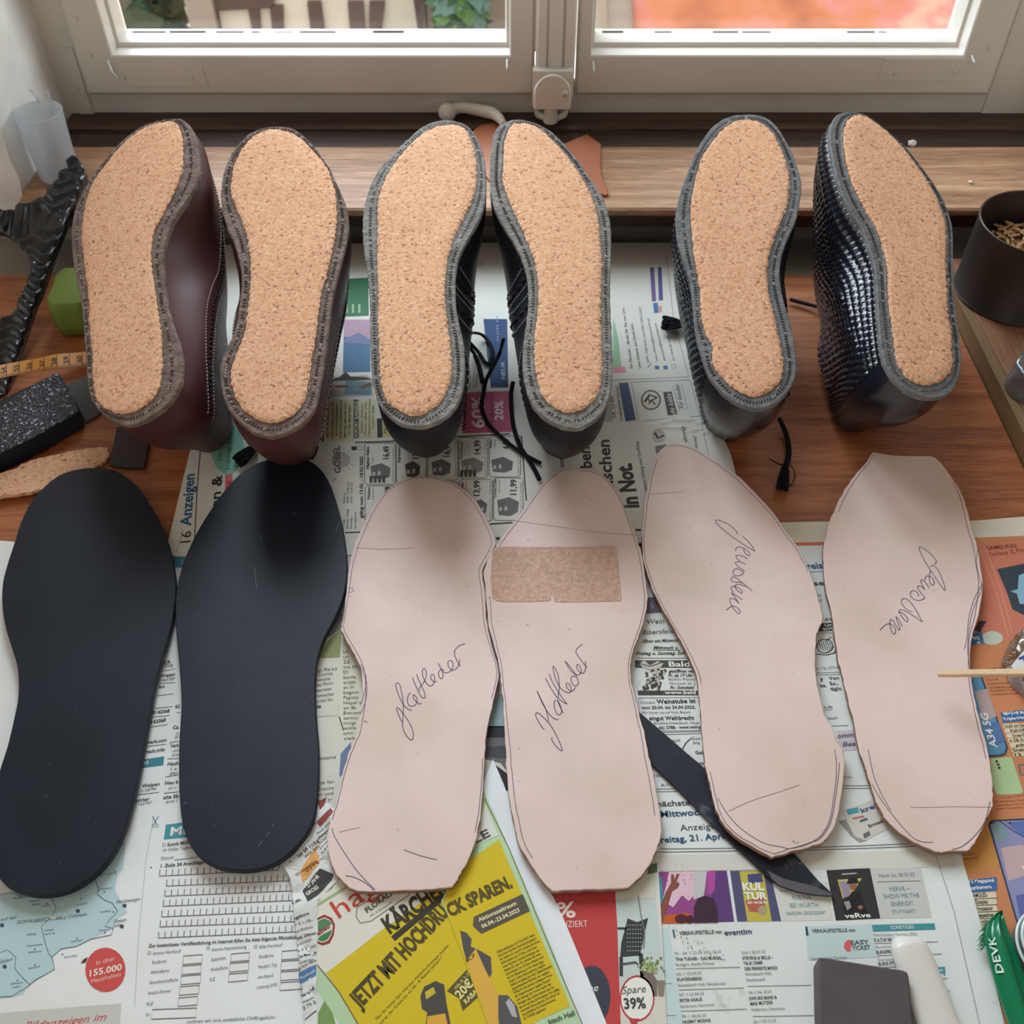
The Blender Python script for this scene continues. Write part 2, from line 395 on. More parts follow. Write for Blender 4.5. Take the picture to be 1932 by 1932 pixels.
# ------------------------------------------------------------------ window
win = empty('window_1', (0, YF, ZS), kind='structure')
def wpart(name, mb, m=None, parent=win, **k):
    o = mb.build(name, m or M['white_paint'], parent, **k); o['kind'] = 'structure'; return o
YC = .978; ZB = ZS + .0017
zr = PY(966, 180, YC).z                                   # underside of the casement rail
mb = MB(); mb.box((XL - .012, YF, ZB), (.515, YF + .06, zr + .012)); wpart('bottom_frame', mb, smooth=30)
mb = MB(); mb.box((XL - .016, YF - .002, ZB), (PY(165, 180, YC).x - .0025, YF + .06, 1.2))
mb.box((PY(165, 180, YC).x - .0035, YF - .0035, ZB), (PY(165, 180, YC).x - .0165, YF - .0005, .117)); wpart('side_frame', mb)
mb = MB(); mb.box((PY(1872, 165, YC).x + .003, YF - .002, ZB), (.515, YF + .06, 1.2)); wpart('side_frame', mb)
mb = MB(); mb.box((XL - .016, YF, 1.17), (.515, YF + .06, 1.2)); wpart('head_frame', mb)
YG = 1.017
zt = PY(966, 105, YC).z; ztop = 1.165
def casement(xl, xr, xgl, xgr, name):
    cs = wpart(name, MB().box((xl, YC, zr), (xl + .0001, YC + .0001, zr + .0001)))
    # moulded frame: profile swept round the four sides with mitres (outer edge -> front arris -> steps -> glass)
    def loop(d0, y, dz=None):
        # d0: 0 outer edge, 1 inner front arris, 2 groove, 3 bead, 4 glass
        return None
    outer = (xl, xr, zr, ztop); inner = (xgl, xgr, zt, ztop - (zt - zr))
    def rect(f, y):                                       # f: how far (m) past the inner front arris towards the glass
        return [Vector((inner[0] + f * .7, y, inner[2] + f)), Vector((inner[1] - f * .7, y, inner[2] + f)), Vector((inner[1] - f * .7, y, inner[3] - f)), Vector((inner[0] + f * .7, y, inner[3] - f))]
    orect = lambda y, e=0: [Vector((outer[0] + e, y, outer[2] + e)), Vector((outer[1] - e, y, outer[2] + e)), Vector((outer[1] - e, y, outer[3] - e)), Vector((outer[0] + e, y, outer[3] - e))]
    rs = [orect(YC + .045), orect(YC + .003), orect(YC, .003), rect(-.0015, YC), rect(.0, YC + .0012), rect(.0006, YC + .0165), rect(.0002, YC + .0182), rect(.0046, YC + .0190),
          rect(.0057, YC + .024), rect(.0062, YC + .031), rect(.0064, YG)]
    mb = MB(); mb.rings(rs, True); mb.rings([rs[0], [p + Vector((0, 0, 0)) for p in rect(.0064, YC + .045)], rs[-1]], True)
    me = cs.data; me.clear_geometry(); me.from_pydata(mb.v, [], mb.f)
    bm = bmesh.new(); bm.from_mesh(me); bmesh.ops.recalc_face_normals(bm, faces=bm.faces); bm.to_mesh(me); bm.free(); me.update()
    random.seed(int(xl * 1000) % 97); mp = MB(); xx = xgl + .012
    while xx < xgr - .02:
        ln = random.uniform(.006, .035)
        if random.random() < .62: mp.box((xx, YG - .0022, zt + .0060), (xx + ln, YG - .0004, zt + .0066 + random.uniform(.0, .0012)))
        xx += ln + random.uniform(.002, .016)
    c_ = wpart('putty_crack', mp, plain('grey_putty', (120, 116, 106), .9), cs); c_['kind'] = 'stuff'
    pane = MB().box((xgl - .001, YG, zt), (xgr + .001, YG + .003, ztop - .02)); wpart('pane', pane, M['glass'], cs)
    return cs
c1 = casement(PY(165, 180, YC).x, PY(1008, 180, YC).x, PY(211, 105, YC).x, PY(962, 104, YC).x, 'casement')
c2 = casement(PY(1084, 175, YC).x, PY(1871, 165, YC).x, PY(1116, 103, YC).x, PY(1822, 92, YC).x, 'casement')
def screw(x, y, r, par, Y=YC - .0012):
    q = PY(x, y, Y); wpart('screw', MB().lathe([(0, .0016), (r * .8, .0014), (r, .0004), (r, -.002)], q, 16, axis=Vector((0, -1, 0))), parent=par, smooth=40)
for x, y in ((142, 36), (167, 104), (232, 146), (360, 145)): screw(x, y, .0024, c1)
for x, y in ((1868, 90), (1690, 138), (1802, 134)): screw(x, y, .0022, c2)
screw(143, 168, .0026, win, YF - .005)
def plate(q, par, t=.0009):
    pts = [PY(x, y, YC) for x, y in q]; mb = MB()
    a = [p + Vector((0, -t, 0)) for p in pts]; mb.rings([pts, a], True, False, True); wpart('corner_plate', mb, parent=par)
plate([(170, 162), (394, 162), (380, 122), (222, 122)], c1); plate([(1654, 152), (1834, 152), (1833, 110), (1670, 110)], c2)
M['bright_paint'] = plain('fresh_white_paint', (240, 240, 236), .35, 1.0)
def hook(x0, y0, x1, y1):
    a = PY(x0, y0, YC - .002); b = PY(x1, y1, YC - .006); c = (a + b) / 2 + Vector((0, -.004, 0))
    o = MB().tube(spline([a + Vector((0, .003, 0)), a, c, b], 5, False), [.0011] * 15 + [.0006], 8).build('curtain_hook', M['bright_paint'], win, smooth=True); o['kind'] = 'structure'
hook(204, 116, 223, 148); hook(957, 115, 957, 136); hook(1119, 118, 1121, 142); hook(1834, 106, 1838, 122)
# cover strip with grooves, bolt box and ring
xa, xb = PY(1012, 60, YC - .012).x, PY(1087, 60, YC - .012).x
wd = xb - xa; y0 = YC - .013; zq = PY(1040, 146, YC - .016).z
prof = [(0, YC + .01), (0, y0 + .002), (.002, y0), (wd * .26, y0), (wd * .29, y0 + .0025), (wd * .34, y0 - .001), (wd * .66, y0 - .001), (wd * .71, y0 + .0025), (wd * .74, y0), (wd - .002, y0), (wd, y0 + .002), (wd, YC + .01)]
mb = MB(); mb.rings([[Vector((xa + x, y, zz)) for x, y in prof] for zz in (zr + .004, 1.165)], True, True, True); wpart('cover_strip', mb)
ybx = YC - .028; bx0, bx1 = PY(1007, 190, ybx).x, PY(1077, 190, ybx).x; bz0, bz1 = PY(1040, 206, ybx).z, PY(1040, 143, ybx).z
bolt = empty('window_bolt', (PY(1040, 206, ybx).x, ybx, bz0), kind='structure'); bolt.parent = win; bolt.matrix_parent_inverse = Matrix.Translation(win.location).inverted()
mb = MB(); cxx = (bx0 + bx1) / 2; hw = (bx1 - bx0) / 2
arc = lambda w_, y: [Vector((cxx - w_, y, bz0)), Vector((cxx + w_, y, bz0))] + [Vector((cxx + w_ * math.cos(a), y, bz1 - w_ + w_ * math.sin(a))) for a in [math.pi * k / 12 for k in range(13)]]
mb.rings([arc(hw, y0), arc(hw, ybx + .0015), arc(hw - .0015, ybx)], True, False, True)
mb.box((bx0 - .001, ybx + .005, bz0), (bx1 + .001, y0, bz1 + .002))
o = mb.build('bolt_box', M['white_paint'], win, smooth=35); o['kind'] = 'structure'
o = MB().lathe([(0, .003), (.003, .0025), (.0035, -.001)], PY(1065, 176, ybx), 14, axis=Vector((0, -1, 0))).build('bolt_knob', M['white_paint'], win, smooth=True); o['kind'] = 'structure'
o = MB().lathe([(0, .0), (.0068, .0), (.0068, bz0 - ZB - .004), (0, bz0 - ZB - .004)], (cxx - .001, ybx + .008, ZB + .006), 18).build('bolt_rod', M['white_paint'], win, smooth=40); o['kind'] = 'structure'
bpy.data.objects.remove(bolt)
q0 = P(1040, 216, ZB + .006)
pts = [q0 + Vector((.0135 * math.cos(a), -.0115 * math.sin(a) + .004, 0)) for a in [math.pi * (k / 14 * 1.12 - .06) for k in range(15)]]
o = MB().tube([pts[0] + Vector((0, .014, .0))] + pts + [pts[-1] + Vector((0, .014, 0))], .0034, 10).build('bolt_ring', M['white_paint'], win, smooth=True); o['kind'] = 'structure'
# stay arm lying on the dark strip
yh = YF - .012
ap = [(PY(848, 208, yh)), PY(872, 203, yh), PY(905, 208, yh - .004), PY(930, 214, yh - .01), PY(943, 224, yh - .018), PY(950, 236, yh - .024)]
ap = [Vector((p.x, p.y, max(p.z, ZB + .0055))) for p in ap]
stay = MB().tube(spline(ap, 5, False), [.0068, .0066, .006, .0056, .0054, .0053, .0054, .0055, .0056, .0057, .0058, .0059, .006, .006, .006, .0058, .0056, .0053, .005, .0048, .0045, .0042, .004, .0038, .0036, .0035], 12)
stay.lathe([(0, .011), (.006, .0105), (.0085, .008), (.009, .004), (.0075, -.002), (.006, -.012)], ap[0] + Vector((-.002, -.001, 0)), 18, axis=Vector((0, -1, .15)).normalized())
tag(stay.build('window_stay', M['white_paint'], None, smooth=True), 'white painted window stay arm with round knob under the left casement', 'window stay')

# ------------------------------------------------------------------ outside, far below
M['out_plaster'] = plain('outside_plaster', (224, 212, 194), .9, 1.05, bumpsc=2, bs=.2, var=.06)
M['timber'] = plain('old_timber', (104, 82, 76), .8, 1.0, bumpsc=6, bs=.3, var=.12)
M['timber_pale'] = plain('pale_timber', (176, 158, 144), .8, 1.0)
YH = 9.0
house = empty('timbered_house', (-1.6, YH, -4.6), 'cream half-timbered house wall seen through the left window pane', 'house')
MB().box((PY(372, 30, YH).x, YH, -4.6), (PY(800, 30, YH).x, YH + .6, -1.0)).build('plaster_wall', M['out_plaster'], house)
for q in ([(392, -8), (520, -8), (514, 11), (400, 17)], [(470, 14), (490, 13), (493, 55), (478, 55)], [(511, 8), (535, 8), (536, 55), (515, 55)],
          [(581, 0), (606, 0), (614, 60), (588, 60)], [(657, 0), (686, 0), (690, 60), (662, 60)], [(698, 0), (727, 0), (720, 60), (697, 60)], [(400, 17), (412, 17), (420, 60), (407, 60)], [(780, -10), (800, -10), (800, 60), (790, 60)]):
    pts = [PY(x, y, YH) for x, y in q]
    if q[0][1] > -5 and q[2][1] > 50:
        dv = (pts[2] - pts[1]) * 4; du = (pts[1] - pts[2]) * 6; pts[2] = pts[2] + dv; pts[3] = pts[3] + (pts[3] - pts[0]) * 4
    mb = MB(); mb.rings([[p + Vector((0, .02, 0)) for p in pts], [p + Vector((0, -.05, 0)) for p in pts]], True, True, True); mb.build('timber', M['timber'], house)
mb = MB().box((PY(362, 30, YH).x, YH - .12, -4.6), (PY(412, 30, YH).x, YH + .02, -1.0)); mb.build('corner_post', M['timber_pale'], house)
def leaves(name, label, cat, box, n, size, cols):
    mb = MB(); mats = [plain('leaf', c, .55, 1.0, .4) for c in cols]
    (x0, y0, z0), (x1, y1, z1) = box
    for i in range(n):
        c = Vector((random.uniform(x0, x1), random.uniform(y0, y1), random.uniform(z0, z1)))
        a = Vector((random.gauss(0, 1), random.gauss(0, .5) , random.gauss(0, 1))).normalized(); s = size * random.uniform(.6, 1.3)
        b = a.cross(Vector((random.gauss(0, .4), -1, random.gauss(.5, .3)))).normalized()
        mb.add([c - a * s, c + b * s * .6 + a * s * .1, c + a * s * .9, c - b * s * .6 + a * s * .1], [(0, 1, 2, 3)], random.randrange(len(mats)))
    return tag(mb.build(name, mats, None, fixn=False), label, cat, kind='stuff')
a, b = PY(800, 0, 8.9), PY(938, 60, 8.9)
leaves('ivy', 'green ivy leaves growing beside the half-timbered house', 'ivy', ((a.x + .14, 8.45, -4.2), (b.x - .12, 8.78, -1.2)), 1500, .11, [(62, 110, 62), (96, 142, 70), (104, 140, 128), (50, 92, 58)])
tag(MB().box((PY(806, 30, 9.1).x, 9.1, -4.6), (1.2, 9.4, -1.0)).build('garden_wall', M['timber_pale'], None), 'grey brown wall behind the ivy', 'wall')
a, b = PY(180, 0, 9.3), PY(368, 60, 9.3)
leaves('hedge', 'dark green hedge beyond the left end of the timbered house', 'hedge', ((a.x - 1.5, 9.2, -4.6), (b.x - .34, 10.2, -.8)), 4000, .2, [(72, 84, 58), (50, 92, 60), (96, 98, 76), (40, 78, 52)])
# tiled roof through the right pane
mt, nt, bb = newmat('roof_tile'); v = coords(nt)
nn = N(nt, 'ShaderNodeTexNoise', _Scale=2.2, _Detail=6.0); nt.links.new(v, nn.inputs[0])
nt.links.new(ramp(nt, nn.outputs[0], [(.36, rgb((196, 120, 88))), (.5, rgb((222, 142, 104), 1.05)), (.6, rgb((226, 150, 140), 1.05)), (.68, rgb((240, 196, 170), 1.05))]), bb.inputs['Base Color']); bb.inputs['Roughness'].default_value = .85
roof = empty('tiled_roof', (2, 5, -2.6), 'orange red tiled roof seen through the right window pane', 'roof')
mb = MB(); x0 = PY(1196, 40, 5.5).x
rows = []
for i in range(27):
    y = 4.6 + i * .12; z = -2.12 + (y - 4.6) * .42
    for dzz in (0, .025): rows.append([Vector((x0 + k * .05, y + (0 if dzz else .0), z + (0.025 if dzz == 0 else 0) + .018 * math.sin(k * 1.05))) for k in range(90)])
mb.rings(rows, False); mb.build('tiles', mt, roof, smooth=30)
MB().tube([(x0 - .07, 4.6, -2.06), (x0 - .07, 7.8, -.72)], .07, 12).build('verge_board', M['timber_pale'], roof, smooth=True)
MB().box((x0 - .05, 5.2, -5.2), (x0 + 4.4, 7.6, -2.3)).build('house_wall', M['out_plaster'], roof)

# ------------------------------------------------------------------ newspapers and leaflets
PA = (214, 211, 200); CRM = (206, 200, 158); DK = (60, 58, 52)
A = []
A += txt([('16', 359, 1023, 361, 1002)], 19) + txt([('Anzeigen', 360, 992, 367, 894)], 20, (44, 104, 150), 1)
A += [('l', px('363,1046 367,1018 372,921 379,835 385,745 392,650 397,560'), 2.2, (70, 84, 110)), ('l', px('333,1043 345,1000'), 1, GY)]
A += txt([('ion &', 414, 967, 419, 896)], 19, K0, 1)
A += [('q', px('424,925 425,893 438,890 440,924'), (206, 120, 120)), ('e', 430, 848, 31, 47, (132, 196, 184)), ('e', 418, 761, 9, 22, (214, 186, 190))]
A += txt([('T', 436, 921, 437, 900)], 8, (200, 60, 60), 1) + txt([('Da + He', 418, 868, 420, 826), ('Frühlings Mode', 434, 886, 437, 810)], 8, (60, 90, 90)) + txt([('Her', 453, 880, 454, 862)], 8, (60, 90, 90))
A += [('q', px('546,812 572,812 572,862 546,868'), (204, 112, 100)), ('q', px('579,756 611,755 611,833 578,834'), (74, 72, 62)), ('q', px('611,755 666,754 667,832 611,833'), (204, 202, 166))]
A += txt([('GOLDANKAUF', 592, 831, 593, 760)], 9, (226, 224, 200), 1, ) + txt([('Wir kaufen Ihr altes Gold', 600, 831, 601, 760), ('an das Goldhaus Center', 608, 831, 609, 760)], 4, (150, 146, 130))


A += txt([('BEVOR SIE IHR GOLD', 620, 825, 621, 766), ('VERKAUFEN LASSEN SIE', 629, 828, 630, 760), ('SICH VON UNSEREN', 637, 824, 638, 764), ('EXPERTEN UNVERBINDLICH', 645, 828, 646, 756), ('BERATEN, DENN IHR GOLD', 653, 826, 654, 760), ('IST VIEL MEHR WERT', 661, 820, 662, 764)], 4.2, (92, 90, 70), 1)
A += [('q', px('667,754 676,754 677,826 667,827'), DK)] + txt([('SOFORT BARGELD', 675, 825, 675.5, 757)], 6.5, (226, 224, 206), 1)
A += [('q', px('677,754 709,752 710,825 677,826'), (208, 206, 176))] + txt([('Altgold . Schmuck', 684, 818, 685, 762), ('Münzen . Silber . Platin', 691, 821, 692, 757), ('Zahngold (auch mit Zähnen)', 698, 825, 699, 752), ('Versilbert . ZINN', 705, 810, 706, 766)], 4, (96, 94, 80))
A += [('q', px('711,790 721,789 722,825 712,826'), DK), ('q', px('722,789 748,789 750,822 722,825'), (206, 200, 128))] + txt([('NO. 50', 729, 818, 729.5, 796)], 5, DK)
A += [('q', px('623,598 702,596 705,748 603,752 606,690'), (206, 206, 204)), ('q', px('649,603 698,603 699,702 647,703'), (74, 112, 150), .00014), ('q', px('649,603 698,603 698,640 649,636'), (168, 140, 160), .00018), ('q', px('650,640 676,628 698,640 698,650 650,648'), (110, 120, 160), .00022),
      ('q', px('606,706 640,712 690,708 704,716 704,746 604,750'), (168, 160, 158), .00018), ('q', px('652,716 700,722 700,746 650,744'), (96, 128, 140), .00022), ('q', px('609,722 640,712 652,702 662,711 690,712 702,716 670,718 640,718'), (52, 40, 30), .0003), ('q', px('626,728 650,727 662,730 640,732'), (120, 80, 40), .0003), ('q', px('676,730 700,722 702,728 684,734'), (110, 72, 40), .0003)]
A += [('q', px('630,527 695,524 696,596 628,599'), (58, 112, 78))] + [('q', px('%d,574 %d,574 %d,590 %d,591' % (x, x + 4, x + 4, x)), (150, 178, 150), .00016) for x in (640, 652, 664, 676)]
A += [('l', px('670,835 760,832'), 4, DK), ('l', px('846,825 962,819'), 4, DK)]
A += txt([('GÖBEL', 643, 893, 641, 841)], 11.5, (92, 94, 98), 1) + [('e', 643, 868, 18, 15, (176, 176, 174))] + [('l', [(643 + 21 * math.cos(a), 868 + 18 * math.sin(a)), (643 + 28 * math.cos(a), 868 + 24 * math.sin(a))], 2, (176, 174, 168)) for a in [k * .45 for k in range(14)]]
A += [('l', px('588,868 595,858 600,843'), 5, (60, 58, 54)), ('l', px('628,908 634,902'), 2, DK)]
A += txt([('gültig vom 13.02. - 18.02.2022', 685, 978, 685, 861)], 6.5, K0, 1)
A += txt([('Ruhetag', 651, 949, 651.5, 930), ('09:00 - 18:00 Uhr', 658, 949, 659, 909), ('00:00 - 16:00 Uhr', 665, 949, 665.5, 909), ('Dienstag - Freitag', 657, 998, 658, 961), ('Samstag', 664, 998, 664.5, 977), ('durchgehend', 672, 998, 672.5, 966), ('Montag', 650, 998, 650.5, 981)], 4.2, GY)
A += [('q', px('663,843 673,842 673,849 663,850'), DK), ('r', px('675,842 683,842 683,849 675,849'), 1.2, GY)]
def cell(x0, y0, x1, y1):
    r = 4; return ('r', [(x0 + r, y0), (x1 - r, y0), (x1, y0 + r), (x1, y1 - r), (x1 - r, y1), (x0 + r, y1), (x0, y1 - r), (x0, y0 + r)], 1.6, (70, 70, 72))
for c in ((688, 836, 746, 914), (748, 834, 804, 912), (807, 829, 864, 906), (866, 826, 920, 902), (923, 823, 982, 900), (689, 917, 746, 984), (748, 915, 804, 984), (807, 909, 864, 984), (867, 905, 929, 983), (931, 902, 987, 982)): A.append(cell(*c))
def crate(x0, y0, x1, y1, c=(112, 112, 114), k=0):
    m = (y0 + y1) / 2; xs = x1 - x0
    out = [('q', [(x0, y0 + 6), (x0 + xs * .55, y0), (x1, y0 + 9), (x1 - 2, m + 8), (x0 + xs * .6, y1 - 4), (x0 + 3, y1 - 6)], c)]
    out += [('q', [(x0 + 4, m), (x0 + 9, m - 1), (x0 + 9, m + 6), (x0 + 4, m + 7)], (190, 190, 188), .00018), ('q', [(x0 + 14, m - 2), (x0 + 19, m - 3), (x0 + 19, m + 5), (x0 + 14, m + 6)], (190, 190, 188), .00018)]
    if k: out += [('q', [(x0 + i * 8 - 2, y1 - 10), (x0 + i * 8 + 4, y1 - 12), (x0 + i * 8 + 4, y1 + 2), (x0 + i * 8 - 2, y1 + 2)], (84, 84, 86), .0002) for i in range(int(xs / 9))]
    return out
A += crate(699, 874, 737, 909, k=1) + crate(764, 870, 793, 905, (88, 88, 90)) + crate(814, 866, 851, 902) + crate(870, 863, 912, 898, (140, 140, 140), 1) + crate(927, 862, 968, 896) + crate(894, 942, 919, 976) + crate(938, 938, 979, 978)
A += txt([('Allgäuer Büble', 696, 886, 696.5, 843), ('Bayreuther', 755, 873, 755.5, 841), ('Kuchlbauer', 869.7+3, 866, 873, 832), ('Volvic', 928, 847, 928.5, 829), ('Ficken', 698, 942, 698.5, 919), ('naler', 874, 929, 874.5, 909), ('Coca-Cola', 936, 940, 936.5, 904)], 5, K0, 1)
A += txt([('16,49', 734, 866, 734.5, 842), ('13,9', 790, 866, 790.5, 846), ('16,9', 849, 862, 849.5, 842), ('14,99', 906, 857, 906.5, 831), ('6,99', 960, 847, 960.5, 828), ('9,99', 737, 941, 737.5, 918), ('13,99', 905, 936, 905.5, 907), ('11,99', 974, 934, 974.5, 905)], 11.5, K0, 1)
A += txt([('1 Liter', 704, 880, 704.3, 862), ('Weißbier hell', 879, 858, 879.3, 834), ('oder Dunkel', 885, 856, 885.3, 838), ('Naturelle', 935, 844, 935.3, 829), ('Fruchtlikör', 705, 942, 705.3, 920), ('alle Sorten', 880, 932, 880.3, 909), ('alle Sorten', 943, 930, 943.3, 906),
          ('Kasten 20 x 0,5 l + 3,10 Pfand', 743, 908, 743.3, 845), ('Kasten 20 x 0,5 l + 3,10 Pfand', 861, 900, 861.3, 834), ('Kasten 20 x 0,5 l + 3,10 Pfand', 917, 897, 917.3, 832), ('Kasten 12 x 1,0 l + 3,30 Pfand', 979, 896, 979.3, 830), ('Kasten 12 x 1,0 l + 3,30 Pfand', 926, 978, 926.3, 910), ('Kasten 12 x 1,0 l + 3,30 Pfand', 984, 978, 984.3, 910)], 3, GY)
A += [('l', px('924,989 967,986'), 4, DK), ('l', px('651,1005 681,1004'), 3.5, DK), ('l', px('984,822 988,880 993,945'), 3, DK), ('l', px('979,822 983,824'), 2, DK), ('q', px('935,1014 943,1013 943,1018 936,1019'), DK), ('q', px('1199,998 1209,998 1209,1002 1199,1002'), DK)]
A += [('q', px('877,740 963,738 966,815 872,818'), (192, 96, 130))] + txt([('Winterferien', 879, 813, 881, 738)], 8.5, (52, 40, 52), 1) + txt([('60%', 914, 808, 914, 748)], 24, (238, 214, 224), 1) + txt([('ur alles andere', 930, 801, 930, 741)], 7, (80, 44, 64)) + txt([('20%', 949, 793, 949, 757)], 15, (238, 214, 224), 1)
A += [('q', px('912,602 957,602 959,731 926,732'), (50, 80, 128))] + txt([('NEUR', 953, 716, 952, 682)], 7, (170, 184, 206), 1) + txt([('auch hi', 941, 645, 940, 597)], 5, (150, 164, 190)) + txt([('Haar Neu ab', 888, 733, 888, 699), ('bei uns nur', 895, 732, 895, 702), ('im Neubau', 901, 730, 901, 704)], 4, GY)
A += txt([('ben:', 1117, 883, 1111, 837)], 22, (72, 74, 78), 1) + txt([('nischen', 1158, 930, 1149, 830)], 23, (72, 74, 78), 1) + txt([('in Not.', 1205, 958, 1190, 874)], 29, (72, 74, 78), 2) + txt([('eigenen Stiftung oder Zustiftung', 1222, 928, 1204, 833)], 6.5, (84, 86, 90))
A += [('r', px('1056,853 1060,853 1063,882 1059,882'), 2, DK)]
A += txt([('SA 25.03.', 1162, 789, 1157, 746), ('Limpurghalle Gaildorf', 1175, 794, 1166, 727)], 6, (92, 94, 98)) + [('q', px('1167,723 1185,722 1200,793 1180,796'), (86, 106, 142)), ('q', px('1128,726 1152,726 1156,796 1130,796'), (176, 178, 178))]
A += [('r', px('1191,721 1302,717 1320,785 1205,795'), 1.6, (110, 112, 112)), ('e', 1228, 755, 19, 19, (110, 110, 108)), ('e', 1228, 755, 16, 16, (208, 206, 198), .00018), ('l', px('1216,759 1226,745 1240,751'), 6, (70, 70, 68), .00022), ('l', px('1224,762 1230,755 1238,752'), 4, (70, 70, 68), .00022), ('l', px('1230,755 1236,764'), 4, (70, 70, 68), .00022), ('l', px('1222,753 1228,759'), 4, (70, 70, 68), .00022)]
A += [('q', px('1251,740 1267,739 1278,782 1260,784'), (88, 90, 90))] + txt([('die lobby', 1275, 782, 1265, 741)], 10, (226, 226, 222), 0, 1) + txt([('für kinder', 1290, 771, 1281, 724)], 9, (120, 122, 122), 0, 1) + [('r', px('1270,729 1285,724 1297,771 1282,776'), 1, GY)]
A += [('l', px('1257,483 1271,602 1299,711 1157,717'), 1.6, (140, 142, 140))] + txt([('Ihr Partner - direkt für Sie vor Ort.', 1194, 695, 1178, 580), ('Uwe Schlaria und David Seitz', 1210, 695, 1194, 611)], 5.5, (90, 92, 92)) + txt([('0791 7580-2221 und 0791 7580-22224', 1225, 684, 1209, 580), ('uwe.schlaria@beraterseite.net', 1241, 681, 1224, 600), ('david.seitz@beraterseite.net', 1256, 681, 1238, 610), ('vr-bank-hsh.de', 1273, 681, 1259, 620)], 4.6, (120, 132, 148))
A += [('q', px('1235,690 1243,690 1244,697 1236,697'), (84, 130, 176)), ('q', px('1251,690 1259,690 1260,697 1252,697'), (84, 130, 176)), ('r', px('1267,688 1274,687 1275,694 1268,695'), 1.2, GY), ('l', px('1222,694 1225,690 1228,686'), 2.4, (120, 132, 148)),
      ('q', px('1226,505 1234,504 1238,568 1230,569'), (118, 104, 160)), ('q', px('1241,504 1248,504 1251,567 1243,567'), (94, 96, 160)), ('q', px('1232,572 1241,571 1243,590 1234,591'), (78, 122, 184)), ('q', px('1243,578 1248,577 1249,588 1244,590'), (220, 140, 130)), ('q', px('1157,600 1166,636 1173,697 1156,698'), (146, 190, 160)), ('q', px('1158,693 1179,692 1181,703 1158,704'), (222, 152, 170))]
A += [('e', 1243, 823, 13, 12, (186, 186, 182)), ('l', px('1235,816 1241,827 1252,822'), 6, (60, 60, 58), .0002)] + txt([('uteser', 1297, 834, 1291, 806)], 8.5, (84, 86, 86)) + txt([('tzung!', 1317, 846, 1312, 822)], 6, GY) + [('l', px('1323,792 1329,825 1337,856'), 1.2, GY), ('q', px('1236,842 1258,838 1262,852 1238,856'), (130, 130, 128))]
page_a = sheet('newspaper', 'newspaper page with sideways print lying under the row of upturned shoes', 'newspaper', px('311,1047 345,905 378,760 395,520 402,462 900,458 1268,458 1290,520 1318,680 1352,800 1376,850 1386,885 1396,935 1404,1000 1340,1030 1230,1022 1100,1040 900,1038 700,1046 500,1050 400,1052'), .0022, .0010, PA, A)

B = [('q', px('327,1051 350,1052 346,1071 330,1071'), (72, 140, 172)), ('q', px('322,1049 330,1050 331,1058 325,1057'), (206, 84, 84)), ('r', px('343,1057 349,1057 347,1063 342,1063'), 1, WH, )]
B += txt([('CR', 309, 1254, 322, 1252), ('Wiesen', 301, 1279, 330, 1275), ('Art', 299, 1300, 311, 1298), ('8142068', 288, 1348, 320, 1344), ('142068', 286, 1366, 313, 1361), ('werk.com', 277, 1404, 314, 1399), ('irsch.info', 273, 1422, 311, 1417), ('l. Welpen', 261, 1487, 301, 1482), ('errier', 256, 1514, 282, 1510)], 6.2, (76, 78, 84), 1)
B += txt([('2998.', 306, 1261, 327, 1258), ('5363700', 300, 1287, 330, 1283), ('4138794', 265, 1495, 295, 1491), ('1143747', 256, 1521, 287, 1517)], 5.6, GY, 0, 1)
B += [('l', px(s), 1.3, (110, 112, 116)) for s in ('303,1267 331,1262', '299,1290 330,1288', '296,1313 327,1309', '292,1337 326,1333', '287,1353 320,1350', '284,1372 316,1367', '274,1409 313,1404', '258,1500 300,1495', '254,1460 260,1459', '333,1345 340,1344', '320,1402 338,1398', '316,1432 338,1431', '312,1466 337,1462', '309,1497 337,1494')]
B += [('q', px('272,1433 310,1427 308,1444 270,1449'), (66, 140, 158))] + txt([('kt', 271, 1443, 281, 1441)], 8, (220, 232, 234), 1)
B += txt([('KI', 331, 1337, 339, 1336), ('Ca', 326, 1376, 337, 1375), ('Verk', 321, 1411, 338, 1409), ('Hoch', 316, 1445, 337, 1443), ('Heu k', 311, 1481, 337, 1478), ('alte Eb', 308, 1508, 337, 1505)], 6.6, (76, 78, 84), 1) + txt([('zu', 331, 1386, 338, 1385), ('07', 330, 1394, 338, 1393), ('um', 326, 1419, 338, 1418), ('075', 324, 1428, 338, 1427), ('f. k', 321, 1454, 334, 1453), ('890', 320, 1463, 334, 1462), ('zu v', 317, 1490, 333, 1488), ('breit f.', 313, 1516, 336, 1513)], 5.6, GY, 0, 1)
B += [('q', px('313,1556 346,1552 353,1580 309,1584'), (74, 156, 176))] + txt([('Mi', 321, 1577, 350, 1574)], 16, (232, 240, 240), 1)
B += [('r', px('307,1592 312,1592 312,1597 307,1597'), 1, GY)] + txt([('Kombi MI/SA', 316, 1597, 360, 1592), ('1. Zeile 24 Anschläge fe', 303, 1637, 394, 1629)], 6.2, (74, 76, 82), 1, 0) + txt([('im Haller Tagblatt', 307, 1607, 366, 1601), ('Datum', 304, 1623, 328, 1620)], 6, GY)
B += [('l', px('329,1623 378,1617'), 1.2, GY), ('l', px('288,1540 296,1556'), 1.4, TEAL), ('l', px('299,1540 290,1556'), 1.4, TEAL), ('r', px('288,1556 292,1556 292,1561 288,1561'), 1, TEAL), ('r', px('295,1556 299,1556 299,1561 295,1561'), 1, TEAL)]
